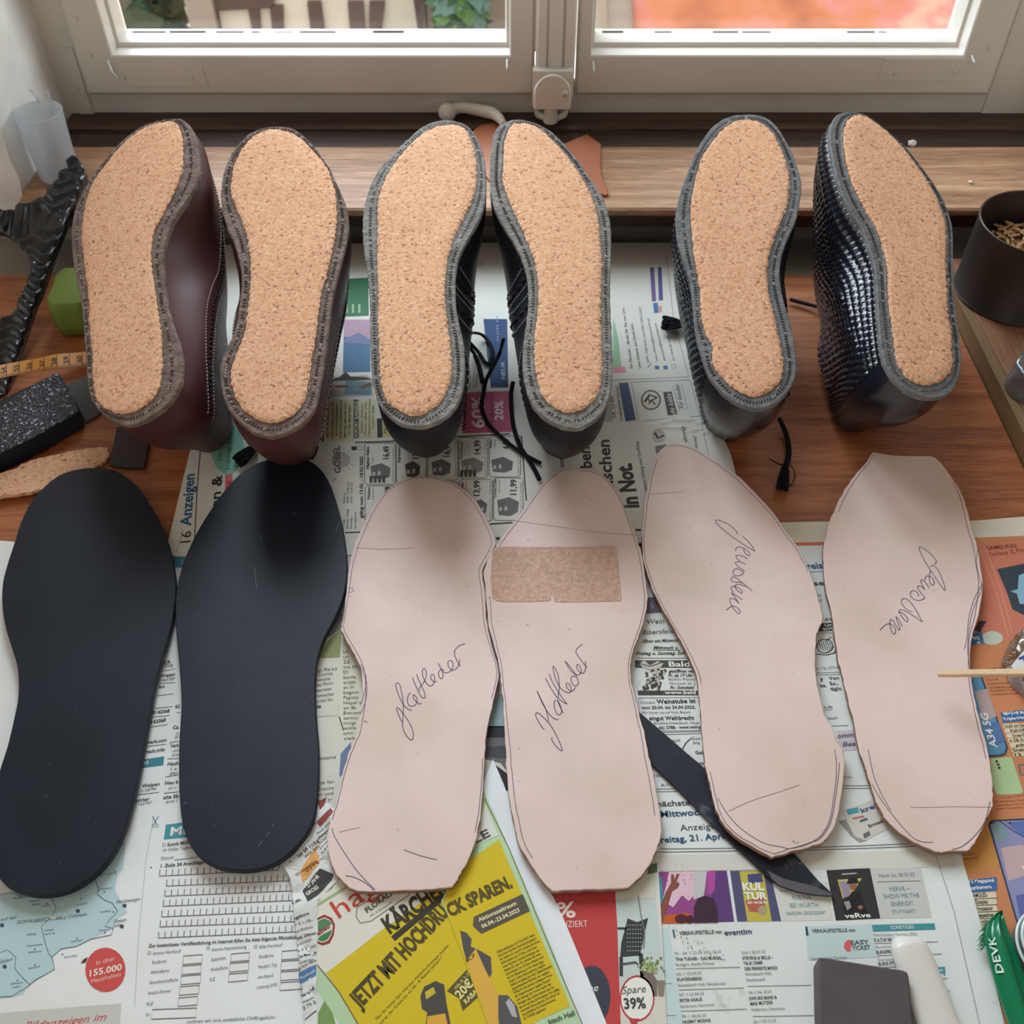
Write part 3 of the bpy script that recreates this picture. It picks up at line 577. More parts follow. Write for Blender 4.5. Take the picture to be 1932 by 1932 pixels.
for x0, y0, x1, y1 in ((301, 1653, 526, 1642), (314, 1672, 546, 1662), (311, 1691, 552, 1681), (308, 1710, 556, 1699), (305, 1730, 558, 1719), (302, 1749, 560, 1739), (299, 1770, 562, 1758)):
    B.append(('l', [(x0, y0), (x1, y1)], 1.4, (110, 112, 118))); n_ = int((x1 - x0) / 11.6)
    B += [('l', [(x0 + (x1 - x0) * k / n_, y0 + (y1 - y0) * k / n_), (x0 + (x1 - x0) * k / n_ + 1, y0 + (y1 - y0) * k / n_ - 12)], 1.4, (110, 112, 118)) for k in range(n_ + 1)]
B += txt([('Zur kostenlosen Veröffentlichung im Internet füllen Sie bitte folgende Pflichtfelder', 280, 1788, 566, 1771)], 6.4, (80, 82, 88), 1)
B += txt([('Immo-Verkauf', 289, 1802, 341, 1797), ('Immo-Vermietung', 400, 1795, 465, 1789), ('Kfz-Verkauf', 490, 1790, 533, 1785), ('Kaufpreis', 287, 1819, 314, 1816), ('Wohnfläche', 284, 1838, 319, 1834), ('Grundstücksfläche', 282, 1857, 336, 1851), ('Anzahl Zimmer', 279, 1877, 323, 1872), ('PLZ', 277, 1898, 289, 1896), ('Ort', 275, 1918, 283, 1917), ('Kaltmiete', 399, 1814, 426, 1810), ('Wohnfläche', 397, 1833, 430, 1828), ('PLZ', 396, 1852, 406, 1850), ('Kaufpreis', 489, 1808, 516, 1805), ('Modell / Typ', 488, 1828, 523, 1823), ('km-Stand', 487, 1847, 515, 1843), ('Leistung (kW)', 485, 1866, 524, 1860)], 6, (88, 90, 96), 0, 0)
B += txt([('rechnen wir eine zusätzliche Chiffregebühr.', 352, 1931, 521, 1922)], 6.5, (88, 90, 96))
for x0, y0, x1, y1 in ((346, 1804, 382, 1820), (344, 1823, 380, 1839), (342, 1842, 379, 1858), (339, 1862, 376, 1878), (337, 1883, 373, 1899), (287, 1905, 371, 1923), (436, 1800, 471, 1815), (434, 1818, 470, 1834), (432, 1838, 468, 1853), (532, 1795, 572, 1811), (531, 1814, 572, 1831), (530, 1834, 574, 1850), (529, 1854, 574, 1869)): B.append(('r', [(x0, y0), (x1, y0 - 3), (x1 - 1, y1 - 3), (x0 - 1, y1)], 1.3, (100, 102, 106)))
for x, y in ((279, 1796), (390, 1787), (480, 1784)): B.append(('r', [(x, y), (x + 5, y - .5), (x + 5, y + 4.5), (x, y + 5)], 1.1, GY))
mapp = px('-60,1690 0,1688 60,1680 150,1668 200,1630 226,1590 238,1588 232,1640 222,1650 217,1680 240,1722 222,1732 212,1752 172,1772 144,1786 116,1792 98,1806 102,1830 66,1848 52,1860 44,1876 20,1882 -60,1888')
B += [('q', mapp, (178, 208, 218)), ('l', px('180,1660 186,1676 184,1688 200,1700 212,1704 222,1720 205,1738 198,1748 214,1752 210,1764 172,1772 144,1786 116,1790 98,1806 103,1829 66,1850 52,1862 22,1880 -60,1884'), 1.4, (96, 116, 130)), ('l', px('94,1690 106,1712 98,1730 78,1748 84,1774 92,1800 98,1806'), 1.2, (110, 130, 142)), ('l', px('-20,1806 14,1792 30,1806 28,1828 44,1846 56,1858'), 1.2, (110, 130, 142)), ('l', px('-10,1690 20,1684 40,1692'), 1.2, (110, 130, 142))]
B += txt([('SCHWÄBISCH HALL', 31, 1744, 125, 1734), ('Crailsheim', 128, 1732, 164, 1728), ('Feuchtwangen', 219, 1705, 264, 1699), ('Dinkels-', 215, 1742, 240, 1738), ('bühl', 214, 1750, 227, 1748), ('Gaildorf', 0, 1818, 24, 1813), ('isch Hall', 1, 1738, 31, 1734)], 6.6, (84, 104, 116), 0, 1)
B += txt([('Schnelldorf', 184, 1680, 212, 1677), ('Schillingsfürst', 188, 1653, 220, 1649), ('Fichtenau', 186, 1758, 207, 1755), ('Franken-', 84, 1758, 103, 1755), ('hardt', 84, 1765, 97, 1763), ('Stimpfach', 133, 1779, 156, 1775), ('Obersontheim', 50, 1787, 81, 1783), ('Bühlertann', 54, 1799, 79, 1796), ('Bühlerzell', 54, 1829, 76, 1825), ('Rosenberg', 121, 1808, 146, 1804), ('Sulzbach-', 20, 1858, 44, 1855), ('Laufen', 22, 1865, 38, 1863), ('Vellberg', 50, 1766, 69, 1763), ('Wolperts-', 56, 1703, 77, 1700), ('hausen', 60, 1709, 76, 1707), ('Kreßberg', 189, 1723, 210, 1720), ('Satteldorf', 144, 1709, 165, 1706), ('Braunsbach', 25, 1697, 50, 1694), ('Ilshofen', 78, 1712, 95, 1709)], 3.8, (88, 108, 120), 0, 1)
for x, y, r in ((147, 1719, 4), (235, 1709, 4), (230, 1748, 4), (9, 1824, 4), (4, 1746, 4), (40, 1690, 1.5), (153, 1696, 1.5), (88, 1705, 1.5), (197, 1683, 1.5), (218, 1645, 1.5), (145, 1771, 1.5), (66, 1791, 1.5), (66, 1821, 1.5), (118, 1801, 1.5), (198, 1760, 1.5), (33, 1850, 1.5), (101, 1761, 1.5), (214, 1721, 1.5), (285, 1637, 1.5)): B.append(('e', x, y, r, r, (70, 90, 102)))
B += [('e', 199, 1830, 38, 42, (210, 88, 86))] + txt([('In über', 182, 1821, 217, 1812), ('Haushalten', 172, 1855, 228, 1842)], 8, (240, 206, 200)) + txt([('155.000', 169, 1843, 230, 1830)], 12, (244, 222, 216), 1)
B += [('q', px('-40,1915 229,1893 225,1950 -40,1962'), (196, 200, 200))] + txt([('Bildanzeigen im', 45, 1943, 200, 1925)], 15, (206, 96, 96), 0, 1)
B += [('l', px('254,1900 262,1760 276,1620 290,1540'), .8, (170, 172, 174)), ('q', px('158,1810 166,1806 162,1816 152,1818'), (110, 60, 44), .0002), ('e', 100, 1732, 6, 2.2, (226, 222, 206), .0003)]
sheet('newspaper', 'newspaper page with a blue map and order form under the black soles', 'newspaper', px('-70,1022 0,1020 60,1026 250,1044 560,1050 640,1060 630,1400 612,1620 600,1960 300,1960 -70,1960'), .0010, .0009, (222, 222, 218), B)

C = [('q', px('601,1242 607,1222 646,1182 641,1240'), (146, 154, 112)), ('q', px('618,1205 640,1150 647,1160 645,1184'), (140, 142, 150)), ('l', px('640,1330 636,1350 600,1352'), 1, (180, 180, 170))]
C += txt([('nen Mix aus', 597, 1269, 636, 1264), ('-Country,', 597, 1277, 629, 1273), ('hoveline', 598, 1286, 623, 1283), ('cky Moun-', 596, 1296, 630, 1291), ('starteten', 597, 1306, 626, 1302), ('nzwischen', 597, 1316, 630, 1312), ('orton be-', 597, 1326, 629, 1322), ('tions', 604, 1434, 634, 1431)], 6.4, (92, 94, 92)) + txt([('de', 597, 1337, 606, 1335)], 6.4, K0, 1) + txt([('nz fei-', 603, 1480, 632, 1477), ('lreiche', 603, 1492, 630, 1489), ('n und', 603, 1502, 629, 1499), ('ha-', 613, 1512, 627, 1510)], 6, (96, 96, 90))
for i, s in enumerate(('in', 'un', '22.', 'ins H', 'Di', 'beide', 'enjäh', 'en H', 'beginn', 'Pagode', 'Nepal u', 'am Ba', 'Everest', 'zermür', 'mungs', 'wolle', 'schm', 'viele')):
    y = 1233 + i * 9.6; xe = 648 + len(s) * 4.7; C += txt([(s, 648, y, xe, y - 1)], 6, (100, 98, 88))
C += [('l', px('640,1352 648,1378'), 2, DK), ('q', px('643,1422 662,1400 664,1450 640,1466'), (112, 130, 170)), ('q', px('925,1330 955,1300 960,1372 920,1372'), (150, 180, 190)), ('q', px('918,1370 956,1370 956,1392 914,1392'), (56, 58, 66)), ('q', px('912,1392 958,1392 960,1460 945,1440 905,1430'), (112, 112, 118)), ('q', px('916,1410 956,1406 956,1432 910,1428'), (80, 82, 88), .00014), ('q', px('930,1440 960,1462 962,1490 955,1492'), (52, 46, 50), .0002)]
sheet('newspaper', 'cream newspaper page with narrow text columns between the second black sole and the leather soles', 'newspaper', px('592,1046 760,1040 1000,1046 1010,1300 1000,1560 800,1600 590,1590 586,1300'), .0016, .0005, (206, 203, 186), C)

I_ = [('q', px('1480,1024 1580,1022 1580,1029 1480,1032'), (214, 122, 96)), ('q', px('1760,1018 1960,1010 1960,1960 1800,1960'), (206, 138, 98)), ('q', px('1830,1030 1960,1020 1960,1200 1840,1220'), (208, 130, 108), .00014), ('q', px('1800,1560 1900,1540 1880,1640 1810,1650'), (206, 150, 86), .00014)]
I_ += txt([('SAMSUNG', 1863, 1038, 1919, 1033)], 7.5, (120, 74, 56), 1) + txt([('Galaxy Z Flip', 1867, 1050, 1938, 1041)], 8, (112, 66, 50)) + [('l', px('1845,1020 1960,1012'), 1.2, (226, 168, 140), .0002), ('l', px('1848,1035 1880,1120 1902,1200'), 1.2, (228, 170, 142), .0002), ('l', px('1860,1035 1890,1120 1910,1195'), 1.2, (228, 170, 142), .0002)]
I_ += [('q', px('1881,1074 1960,1058 1960,1172 1934,1162 1910,1150 1900,1120'), (62, 74, 86), .0002), ('q', px('1922,1086 1960,1070 1960,1140 1924,1140 1918,1120 1906,1116 1920,1112'), (140, 186, 214), .00024), ('q', px('1834,1195 1852,1193 1857,1215 1832,1217'), (64, 118, 168), .0002), ('q', px('1838,1190 1846,1172 1862,1172 1852,1186 1850,1194'), (70, 60, 66), .0002), ('e', 1872, 1204, 20, 13, (190, 200, 190), .00018)]
I_ += [('t', '90', 1836, 1208, 1849, 1207, 7, (226, 232, 236), 1, 0, .0003), ('t', 'JE', 1843, 1215, 1851, 1214, 4, (226, 232, 236), 1, 0, .0003)]
I_ += txt([('SAMSUNG', 1861, 1266, 1900, 1263)], 5, (110, 70, 52), 1) + txt([('Galaxy A34', 1856, 1278, 1906, 1274)], 6, (112, 66, 50)) + txt([('Web-Code:', 1861, 1285, 1885, 1283), ('155278371018 Awesome', 1863, 1293, 1918, 1289), ('155276883018 Awesome', 1866, 1300, 1920, 1297), ('155276833018 Awesome', 1868, 1306, 1922, 1303), ('155276833018 Awesome', 1871, 1313, 1926, 1309)], 4, (124, 78, 58))
I_ += [('q', px('1828,1274 1850,1268 1902,1410 1898,1424 1888,1428 1850,1430'), (66, 78, 96), .0002), ('q', px('1828,1276 1847,1271 1898,1410 1895,1420 1886,1424 1850,1426'), (96, 150, 190), .00024), ('q', px('1838,1305 1862,1300 1880,1352 1856,1362'), (176, 158, 160), .00027), ('q', px('1858,1366 1884,1362 1896,1400 1872,1410'), (90, 122, 176), .00027), ('t', 'A34 5G', 1882, 1411, 1862, 1346, 14, (232, 234, 236), 1, 0, .0004)]
I_ += [('q', px('1887,1345 1960,1336 1960,1358 1892,1364'), (64, 112, 168), .0002), ('t', '48+5+8 Megapixel', 1893, 1350, 1962, 1345, 6, (230, 232, 236), 1, 0, .0003), ('t', 'Triple-Haupt', 1893, 1360, 1945, 1355, 6, (230, 232, 236), 1, 0, .0003)]
for k, s in enumerate(('16,65 cm Super', 'Full-HD+', 'Octa-Core', '6 GB Arbeit', 'großer Spei', 'Dual-SIM', '12 MP')):
    y = 1374 + k * 9; I_ += [('q', [(1892 + k * 3.2, y - 8), (1960, y - 10), (1960, y - 2), (1893 + k * 3.2, y)], (214, 206, 180), .0002), ('t', s, 1896 + k * 3.2 + (8 if k in (1, 2, 4) else 0), y - 1, 1942 + k * 2, y - 3.5, 5.5, (60, 56, 50), 1, 0, .0003)]
I_ += [('q', px('1868,1432 1908,1428 1930,1494 1926,1498 1880,1500 1872,1480'), (176, 206, 160), .0002)] + [('e', x, y, 2.6, 2.4, (60, 70, 60), .0003) for x, y in ((1880, 1437), (1883, 1443), (1885, 1449))] + [('r', px('1922,1444 1940,1442 1940,1462 1926,1462'), 3, (60, 110, 166))]
I_ += txt([('Preis gilt nur mit Mobilfunk', 1890, 1507, 1950, 1501), ('ein Anwenden Teilnahme', 1878, 1515, 1945, 1510), ('unter tarife in ihrer Funktion', 1878, 1522, 1945, 1517), ('gesamt. Die gesamte Nutz', 1878, 1528, 1945, 1524)], 4, (140, 84, 64))
I_ += [('q', px('1864,1556 1868,1549 1876,1547 1960,1543 1960,1770 1928,1764 1916,1736'), (58, 72, 96), .0002), ('q', px('1868,1557 1878,1550 1960,1547 1960,1766 1930,1760 1919,1735'), (142, 146, 190), .00024), ('q', px('1869,1558 1890,1550 1904,1580 1880,1590'), (132, 164, 176), .00027), ('q', px('1900,1552 1960,1548 1960,1590 1930,1580'), (96, 120, 186), .00027), ('q', px('1888,1600 1930,1594 1944,1650 1902,1662'), (190, 168, 172), .00027), ('q', px('1916,1690 1960,1680 1960,1766 1930,1760'), (104, 110, 178), .00027), ('l', px('1886,1550 1915,1570 1960,1596'), 2, (58, 72, 110), .0003), ('e', 1905, 1553, 2, 2, (48, 56, 84), .0003), ('l', px('1928,1634 1936,1648 1944,1652'), 2, WH, .0003)]
I_ += txt([('Ice Blue', 1816, 1616, 1840, 1613), ('Graphite Grey', 1812, 1625, 1846, 1620)], 5.5, (124, 78, 52)) + [('q', px('1816,1661 1880,1655 1882,1680 1826,1686'), (64, 112, 172), .0002), ('t', '2+2 Megapixel', 1822, 1667, 1876, 1664, 7, (226, 230, 236), 1, 0, .0003), ('t', 'auptkamera', 1828, 1679, 1871, 1676, 7, (226, 230, 236), 1, 0, .0003)]
for k, (s, xe) in enumerate((('m AMOLED', 1863), ('i+-Display', 1865), ('e Prozessor', 1874), ('eitsspeicher', 1876), ('100 mAh', 1866), ('l (Nano)', 1864))):
    y = 1694 + k * 12.5; x = 1830 + k * 3.2; I_ += [('q', [(x - 10, y - 9), (1878 + k, y - 11), (1880 + k, y + 1), (x - 10, y + 3)], (214, 208, 186), .0002), ('t', s, x, y, xe, y - 2, 8, (60, 58, 54), 1, 0, .0003), ('l', [(x, y + 2.4), (1881 + k, y + .6)], 1, (80, 78, 72), .0003)]
sheet('advertising_leaflet', 'orange phone advertising leaflet at the right edge under the last leather sole', 'leaflet', px('1470,986 1560,984 1700,988 1840,982 1926,975 1960,976 1960,1960 1800,1960 1740,1600 1580,1200 1480,1060'), .0007, .0006, (216, 208, 188), I_)

S_ = txt([('reis', 1524, 1074, 1553, 1072)], 12, (54, 96, 148), 1) + [('l', px('1520,1080 1556,1078'), 1.2, GY)] + txt([('se', 1536, 1105, 1556, 1104)], 9, (92, 96, 100), 1) + txt([('il', 1544, 1126, 1550, 1126), ('il', 1545, 1136, 1551, 1136), ('ge', 1556, 1170, 1571, 1170), ('n - Tel. (079 46', 1541, 1264, 1584, 1262)], 5.5, GY)
S_ += [('q', px('1545,1176 1574,1175 1576,1190 1542,1192'), (70, 72, 76)), ('t', 'Lan', 1556, 1182, 1572, 1181, 4.6, WH, 1, 0, .0003), ('t', '8379', 1553, 1190, 1573, 1189, 5, WH, 1, 0, .0003), ('l', px('1542,1195 1578,1194'), 1, GY), ('l', px('1540,1270 1585,1268'), 1, GY), ('l', px('1540,1274 1585,1272'), 1, GY)]
S_ += [('l', [(1556 + 15 * math.cos(a), 1219 + 13 * math.sin(a)) for a in [k * .35 for k in range(19)]], 2, DK)] + [('l', [(1545 + k * 4, 1209 + abs(k - 3) * 1.5), (1550 + k * 4, 1229 - abs(k - 3))], 1.4, DK) for k in range(6)] + [('l', px('1558,1210 1568,1202'), 1.6, DK), ('l', px('1540,1234 1560,1236 1580,1230'), 2, DK), ('l', px('1568,1226 1578,1216 1574,1234'), 1.4, DK)]
S_ += txt([('?', 1548, 1286, 1554, 1286), ('be.', 1548, 1297, 1560, 1296), ('Von', 1564, 1283, 1583, 1282), ('So.,', 1566, 1293, 1582, 1292), ('täglic', 1567, 1303, 1588, 1302)], 6.5, (76, 78, 82), 1) + txt([('e.de', 1555, 1337, 1571, 1336), ('bach', 1564, 1358, 1581, 1357)], 6, (84, 86, 90)) + [('l', px('1555,1340 1571,1339'), 1, GY), ('l', px('1566,1370 1600,1369'), 1.2, GY), ('q', px('1578,1380 1630,1376 1640,1412 1588,1418'), (196, 190, 200))]
S_ += txt([('omm', 1581, 1393, 1612, 1390), ('Bes', 1590, 1409, 1616, 1407)], 8.5, (104, 92, 128), 1, 1) + txt([('k AG', 1595, 1469, 1608, 1468)], 4.5, GY) + [('l', px('1582,1483 1650,1482'), 1.2, GY), ('l', px('1582,1488 1652,1487'), 1.2, GY)]
S_ += [('q', px('1582,1550 1600,1545 1636,1586 1622,1590 1606,1578'), (150, 150, 150)), ('q', px('1588,1530 1650,1508 1690,1556 1632,1586 1612,1578'), (198, 198, 194), .00014), ('q', px('1597,1528 1618,1523 1621,1533 1600,1538'), (84, 160, 180), .0002), ('t', 'kreis', 1626, 1534, 1662, 1521, 9, (58, 88, 130), 1, 0, .0003), ('t', 'Erntedank', 1640, 1562, 1680, 1546, 6, (70, 70, 70), 1, 0, .0003), ('l', px('1622,1550 1636,1545'), 4, (90, 100, 130), .0003), ('l', px('1608,1545 1630,1540'), 2.4, (190, 100, 96), .0003), ('q', px('1628,1574 1640,1568 1642,1576 1630,1582'), (110, 110, 110), .0003)]
S_ += [('q', px('1206,1128 1246,1126 1250,1156 1216,1158'), (108, 104, 118)), ('t', '5', 1226, 1148, 1234, 1148, 9, (150, 146, 168), 1, 0, .0003)]
S_ += txt([('Wein', 1222, 1178, 1254, 1176), ('Bibersfeld', 1212, 1198, 1272, 1195)], 9, (84, 84, 80), 0, 1) + txt([('öffnen von Mittwoch', 1212, 1213, 1280, 1211), ('Mittwoch u.', 1233, 1225, 1280, 1225), ('Freitag u. Samstag: Sch', 1200, 1236, 1292, 1235)], 6, (76, 76, 72), 1, 1)
S_ += [('l', px('1232,1227 1284,1227'), 1.2, K0), ('l', px('1202,1242 1300,1242'), 1.2, GY), ('q', px('1198,1246 1304,1246 1306,1260 1198,1260'), (80, 80, 78)), ('q', px('1203,1303 1316,1303 1318,1312 1204,1312'), (76, 76, 74)), ('t', 'Bald', 1262, 1258, 1302, 1258, 9.5, WH, 1, 0, .0003), ('t', 'www.bald', 1254, 1310, 1313, 1310, 6.6, WH, 1, 0, .0003)]
random.seed(3)
S_ += [('e', 1236 + random.uniform(-16, 20) - (k * .25), 1262 + k * .9 + random.uniform(-8, 8), 3, 3, (70, 70, 68), .0002 + k * 1e-6) for k in range(46)] + [('e', 1236 + random.uniform(-16, 20) - k * .25, 1262 + k * .9 + random.uniform(-8, 8), 1.8, 1.8, (200, 200, 196), .0003) for k in range(40)] + [('q', px('1206,1252 1216,1246 1226,1256 1240,1248 1252,1252 1244,1262 1226,1264 1212,1260'), (190, 190, 186), .0003), ('l', px('1206,1252 1226,1258 1250,1250'), 1.6, DK, .0004)]
S_ += txt([('geöffnet vo', 1261, 1269, 1308, 1269), ('Fr. ab 17 Uhr', 1261, 1277, 1308, 1277), ('Fr.: Schnitzel', 1264, 1300, 1310, 1300)], 5.5, (72, 72, 70), 1, 1) + txt([('Baldeles Weinstu', 1262, 1284, 1312, 1284), ('Oberstamb. Str. 2', 1263, 1292, 1312, 1292)], 5, GY)
S_ += [('r', px('1205,1317 1322,1316 1328,1378 1208,1380'), 1.2, GY)] + txt([('Unsere', 1209, 1328, 1236, 1328), ('Bretzfeld-Schwabbach, Haupt', 1234, 1367, 1320, 1366), ('Wir freuen uns auf Ihren Besuch.', 1211, 1347, 1304, 1346)], 5, (90, 92, 92)) + txt([('Weinstube ist', 1239, 1328, 1313, 1326)], 8, K0, 1) + txt([('vom 20.04. bis 24.04.2023,', 1210, 1338, 1312, 1337), ('46) 2788 - www.weing', 1243, 1376, 1322, 1374)], 5.6, (72, 72, 72), 1) + txt([('eingut Weihbrecht', 1225, 1359, 1310, 1358)], 7.5, K0, 1)
S_ += [('l', px('1250,1382 1328,1380'), 1.2, GY), ('l', px('1252,1386 1330,1384'), 1.2, GY), ('l', px('1304,1393 1294,1402 1286,1416'), 2, DK)] + txt([('Geö', 1305, 1396, 1322, 1396), ('bis', 1308, 1404, 1320, 1404), ('gut', 1268, 1400, 1284, 1399)], 5.5, (80, 82, 82)) + txt([('Geb', 1312, 1423, 1328, 1423), ('sem.', 1315, 1443, 1330, 1443)], 6, (72, 72, 72), 1) + txt([('7462', 1232, 1467, 1252, 1466), ('Auf Ih', 1247, 1484, 1272, 1483)], 5.5, GY) + [('l', px('1234,1489 1276,1488'), 1.2, GY), ('l', px('1236,1494 1282,1493'), 1.2, GY)]
S_ += txt([('nächste', 1240, 1522, 1303, 1519)], 10, (92, 96, 100), 1) + txt([('Mittwoch,', 1247, 1542, 1334, 1537), ('Freitag, 21. April 2', 1238, 1591, 1386, 1582)], 11.5, (56, 92, 128), 1) + txt([('Anzeigen', 1284, 1568, 1360, 1563)], 11.5, (76, 80, 86))
S_ += [('l', px('1246,1602 1420,1600'), 1.4, GY), ('l', px('1240,1608 1430,1605'), 1.4, GY), ('l', px('1490,1601 1720,1592'), 1.4, GY), ('l', px('1490,1606 1726,1597'), 1.4, GY), ('q', px('1226,1614 1800,1604 1806,1636 1228,1644'), (204, 206, 202)), ('l', px('1765,1612 1800,1720 1850,1940'), 1.4, (150, 156, 160))]
S_ += [('q', px('1235,1645 1371,1643 1385,1739 1243,1743'), (150, 78, 146)), ('q', px('1262,1645 1330,1644 1326,1668 1300,1700 1286,1690 1270,1712 1250,1700'), (216, 186, 206), .00014), ('q', px('1310,1644 1334,1644 1328,1690 1308,1698'), (190, 190, 200), .00017), ('q', px('1340,1643 1371,1643 1385,1739 1352,1740 1342,1700'), (98, 66, 128), .00014), ('q', px('1334,1644 1350,1643 1348,1680 1338,1690'), (180, 80, 166), .00018),
       ('q', px('1234,1654 1248,1654 1252,1702 1240,1714'), (64, 160, 176), .0002), ('q', px('1241,1722 1248,1704 1256,1684 1266,1666 1266,1650 1271,1650 1272,1660 1278,1648 1282,1650 1276,1664 1282,1668 1278,1676 1268,1682 1258,1716 1250,1740 1243,1742'), (140, 84, 70), .00024), ('q', px('1243,1728 1300,1722 1310,1742 1243,1743'), (196, 96, 50), .0002), ('e', 1285, 1734, 12, 9, (90, 44, 50), .00026), ('e', 1301, 1735, 8, 8, (84, 40, 48), .00028), ('q', px('1309,1742 1309,1712 1316,1696 1332,1690 1346,1696 1353,1714 1354,1741'), (66, 46, 62), .0003)]
S_ += [('q', px('1377,1643 1452,1642 1474,1738 1391,1739'), (86, 86, 124)), ('q', px('1395,1644 1440,1643 1456,1738 1410,1739'), (196, 186, 84), .00014), ('q', px('1410,1650 1436,1648 1440,1664 1412,1668'), (76, 80, 130), .0002), ('q', px('1406,1700 1440,1692 1446,1722 1414,1720'), (186, 100, 84), .0002), ('e', 1438, 1718, 8, 9, (170, 160, 130), .00024), ('t', 'KUL', 1402, 1680, 1442, 1680, 14, WH, 2, 0, .0004), ('t', 'TUR', 1405, 1697, 1448, 1697, 13, WH, 2, 0, .0004), ('t', 'BEI WÜRTH', 1411, 1706, 1448, 1706, 5, WH, 1, 0, .0004)]
S_ += [('q', px('1462,1680 1560,1662 1572,1736 1476,1738'), (204, 208, 206)), ('l', px('1470,1681 1548,1680'), 1, GY, .0002)] + txt([('KULTUR', 1496, 1698, 1532, 1697), ('BEI WÜRTH', 1491, 1713, 1544, 1712)], 8.5, (88, 148, 160)) + txt([('SAISON 2023/2024*', 1484, 1727, 1558, 1725)], 6.5, (100, 140, 152))
S_ += [('q', px('1559,1642 1641,1638 1661,1733 1577,1737'), (58, 54, 56)), ('q', px('1580,1660 1626,1657 1612,1680 1590,1696'), (196, 186, 96), .00014), ('q', px('1583,1664 1600,1662 1606,1690 1592,1694'), (150, 140, 160), .00018), ('q', px('1608,1684 1624,1680 1638,1730 1600,1733 1590,1714 1596,1696'), (40, 38, 42), .0002), ('e', 1609, 1670, 7, 10, (146, 106, 82), .00024), ('q', px('1599,1664 1601,1657 1616,1656 1619,1663 1623,1666 1597,1668'), (40, 38, 42), .00028), ('q', px('1592,1702 1602,1700 1606,1712 1598,1718'), (150, 150, 156), .00028), ('e', 1623, 1712, 5, 4, (150, 108, 84), .00028), ('t', 'veRve', 1594, 1733, 1643, 1731, 9, WH, 1, 0, .0004), ('l', px('1588,1650 1616,1648'), 3, (160, 158, 158), .0003)]
S_ += [('q', px('1642,1638 1737,1636 1758,1731 1662,1733'), (192, 196, 198))] + txt([('Noch bis 28.05.23', 1659, 1656, 1726, 1653)], 7, (122, 130, 136)) + txt([('VERVE –', 1678, 1682, 1717, 1680), ('SHOW ME THE', 1668, 1696, 1735, 1693), ('ENERGY!', 1683, 1710, 1724, 1708)], 8.5, (92, 146, 158)) + txt([('STUTTGART', 1684, 1724, 1728, 1722)], 6.5, (96, 144, 156)) + [('l', px('1654,1664 1736,1662'), 1, GY, .0002)]
S_ += [('q', px('1520,1748 1644,1744 1660,1806 1524,1812'), (190, 210, 216)), ('q', px('1248,1752 1262,1752 1292,1940 1262,1940'), (190, 214, 220)), ('q', px('1268,1754 1272,1754 1275,1770 1271,1770'), (76, 124, 136)), ('q', px('1519,1748 1523,1748 1526,1765 1521,1766'), (76, 134, 150))]
S_ += txt([('VERKAUFSSTELLE von', 1282, 1764, 1362, 1761), ('VERKAUFSSTELLE von', 1532, 1760, 1614, 1758)], 6.5, (78, 80, 84), 1) + txt([('eventim', 1367, 1765, 1419, 1762)], 10, (70, 70, 104), 1)
S_ += [('q', [(1605, 1774), (1605, 1795), (1597, 1795), (1592, 1788), (1593, 1780), (1598, 1774)], (222, 100, 104), .00022)] + txt([('EASY', 1606, 1783, 1640, 1781), ('TICKET', 1608, 1793, 1643, 1791)], 8, (84, 86, 88), 1)
S_ += [('q', px('1644,1745 1763,1742 1765,1754 1646,1758'), (72, 150, 164)), ('t', 'SONSTIGES', 1681, 1754, 1725, 1752, 7, (226, 236, 236), 0, 0, .0003), ('q', px('1755,1825 1783,1824 1784,1835 1783,1842 1778,1837 1758,1838'), (88, 158, 172)), ('t', 'max', 1764, 1834, 1779, 1832, 5, (220, 232, 234), 1, 0, .0003)]
S_ += txt([('Verschiedene Termine 2023', 1648, 1767, 1730, 1765), ('Verschied', 1652, 1790, 1681, 1788), ('Verschie', 1656, 1814, 1686, 1812), ('023', 1766, 1857, 1777, 1856), ('Verschiedene Termine', 1530, 1812, 1598, 1809)], 5.6, (120, 124, 128)) + txt([('KULTUR BEI W', 1650, 1777, 1692, 1775), ('BURGFES', 1654, 1800, 1682, 1798), ('ISEN', 1741, 1798, 1756, 1796), ('BURG STE', 1658, 1822, 1690, 1820)], 6.2, (80, 82, 84), 1)
S_ += [('l', px(s), 1.1, (130, 134, 136)) for s in ('1650,1780 1770,1777', '1655,1803 1776,1800', '1660,1826 1690,1824', '1770,1847 1787,1846', '1774,1871 1793,1870', '1784,1905 1801,1904', '1276,1828 1396,1825', '1281,1868 1403,1864', '1285,1908 1409,1904', '1410,1861 1530,1859', '1420,1918 1535,1916', '1248,1856 1268,1856', '1256,1916 1276,1916')]
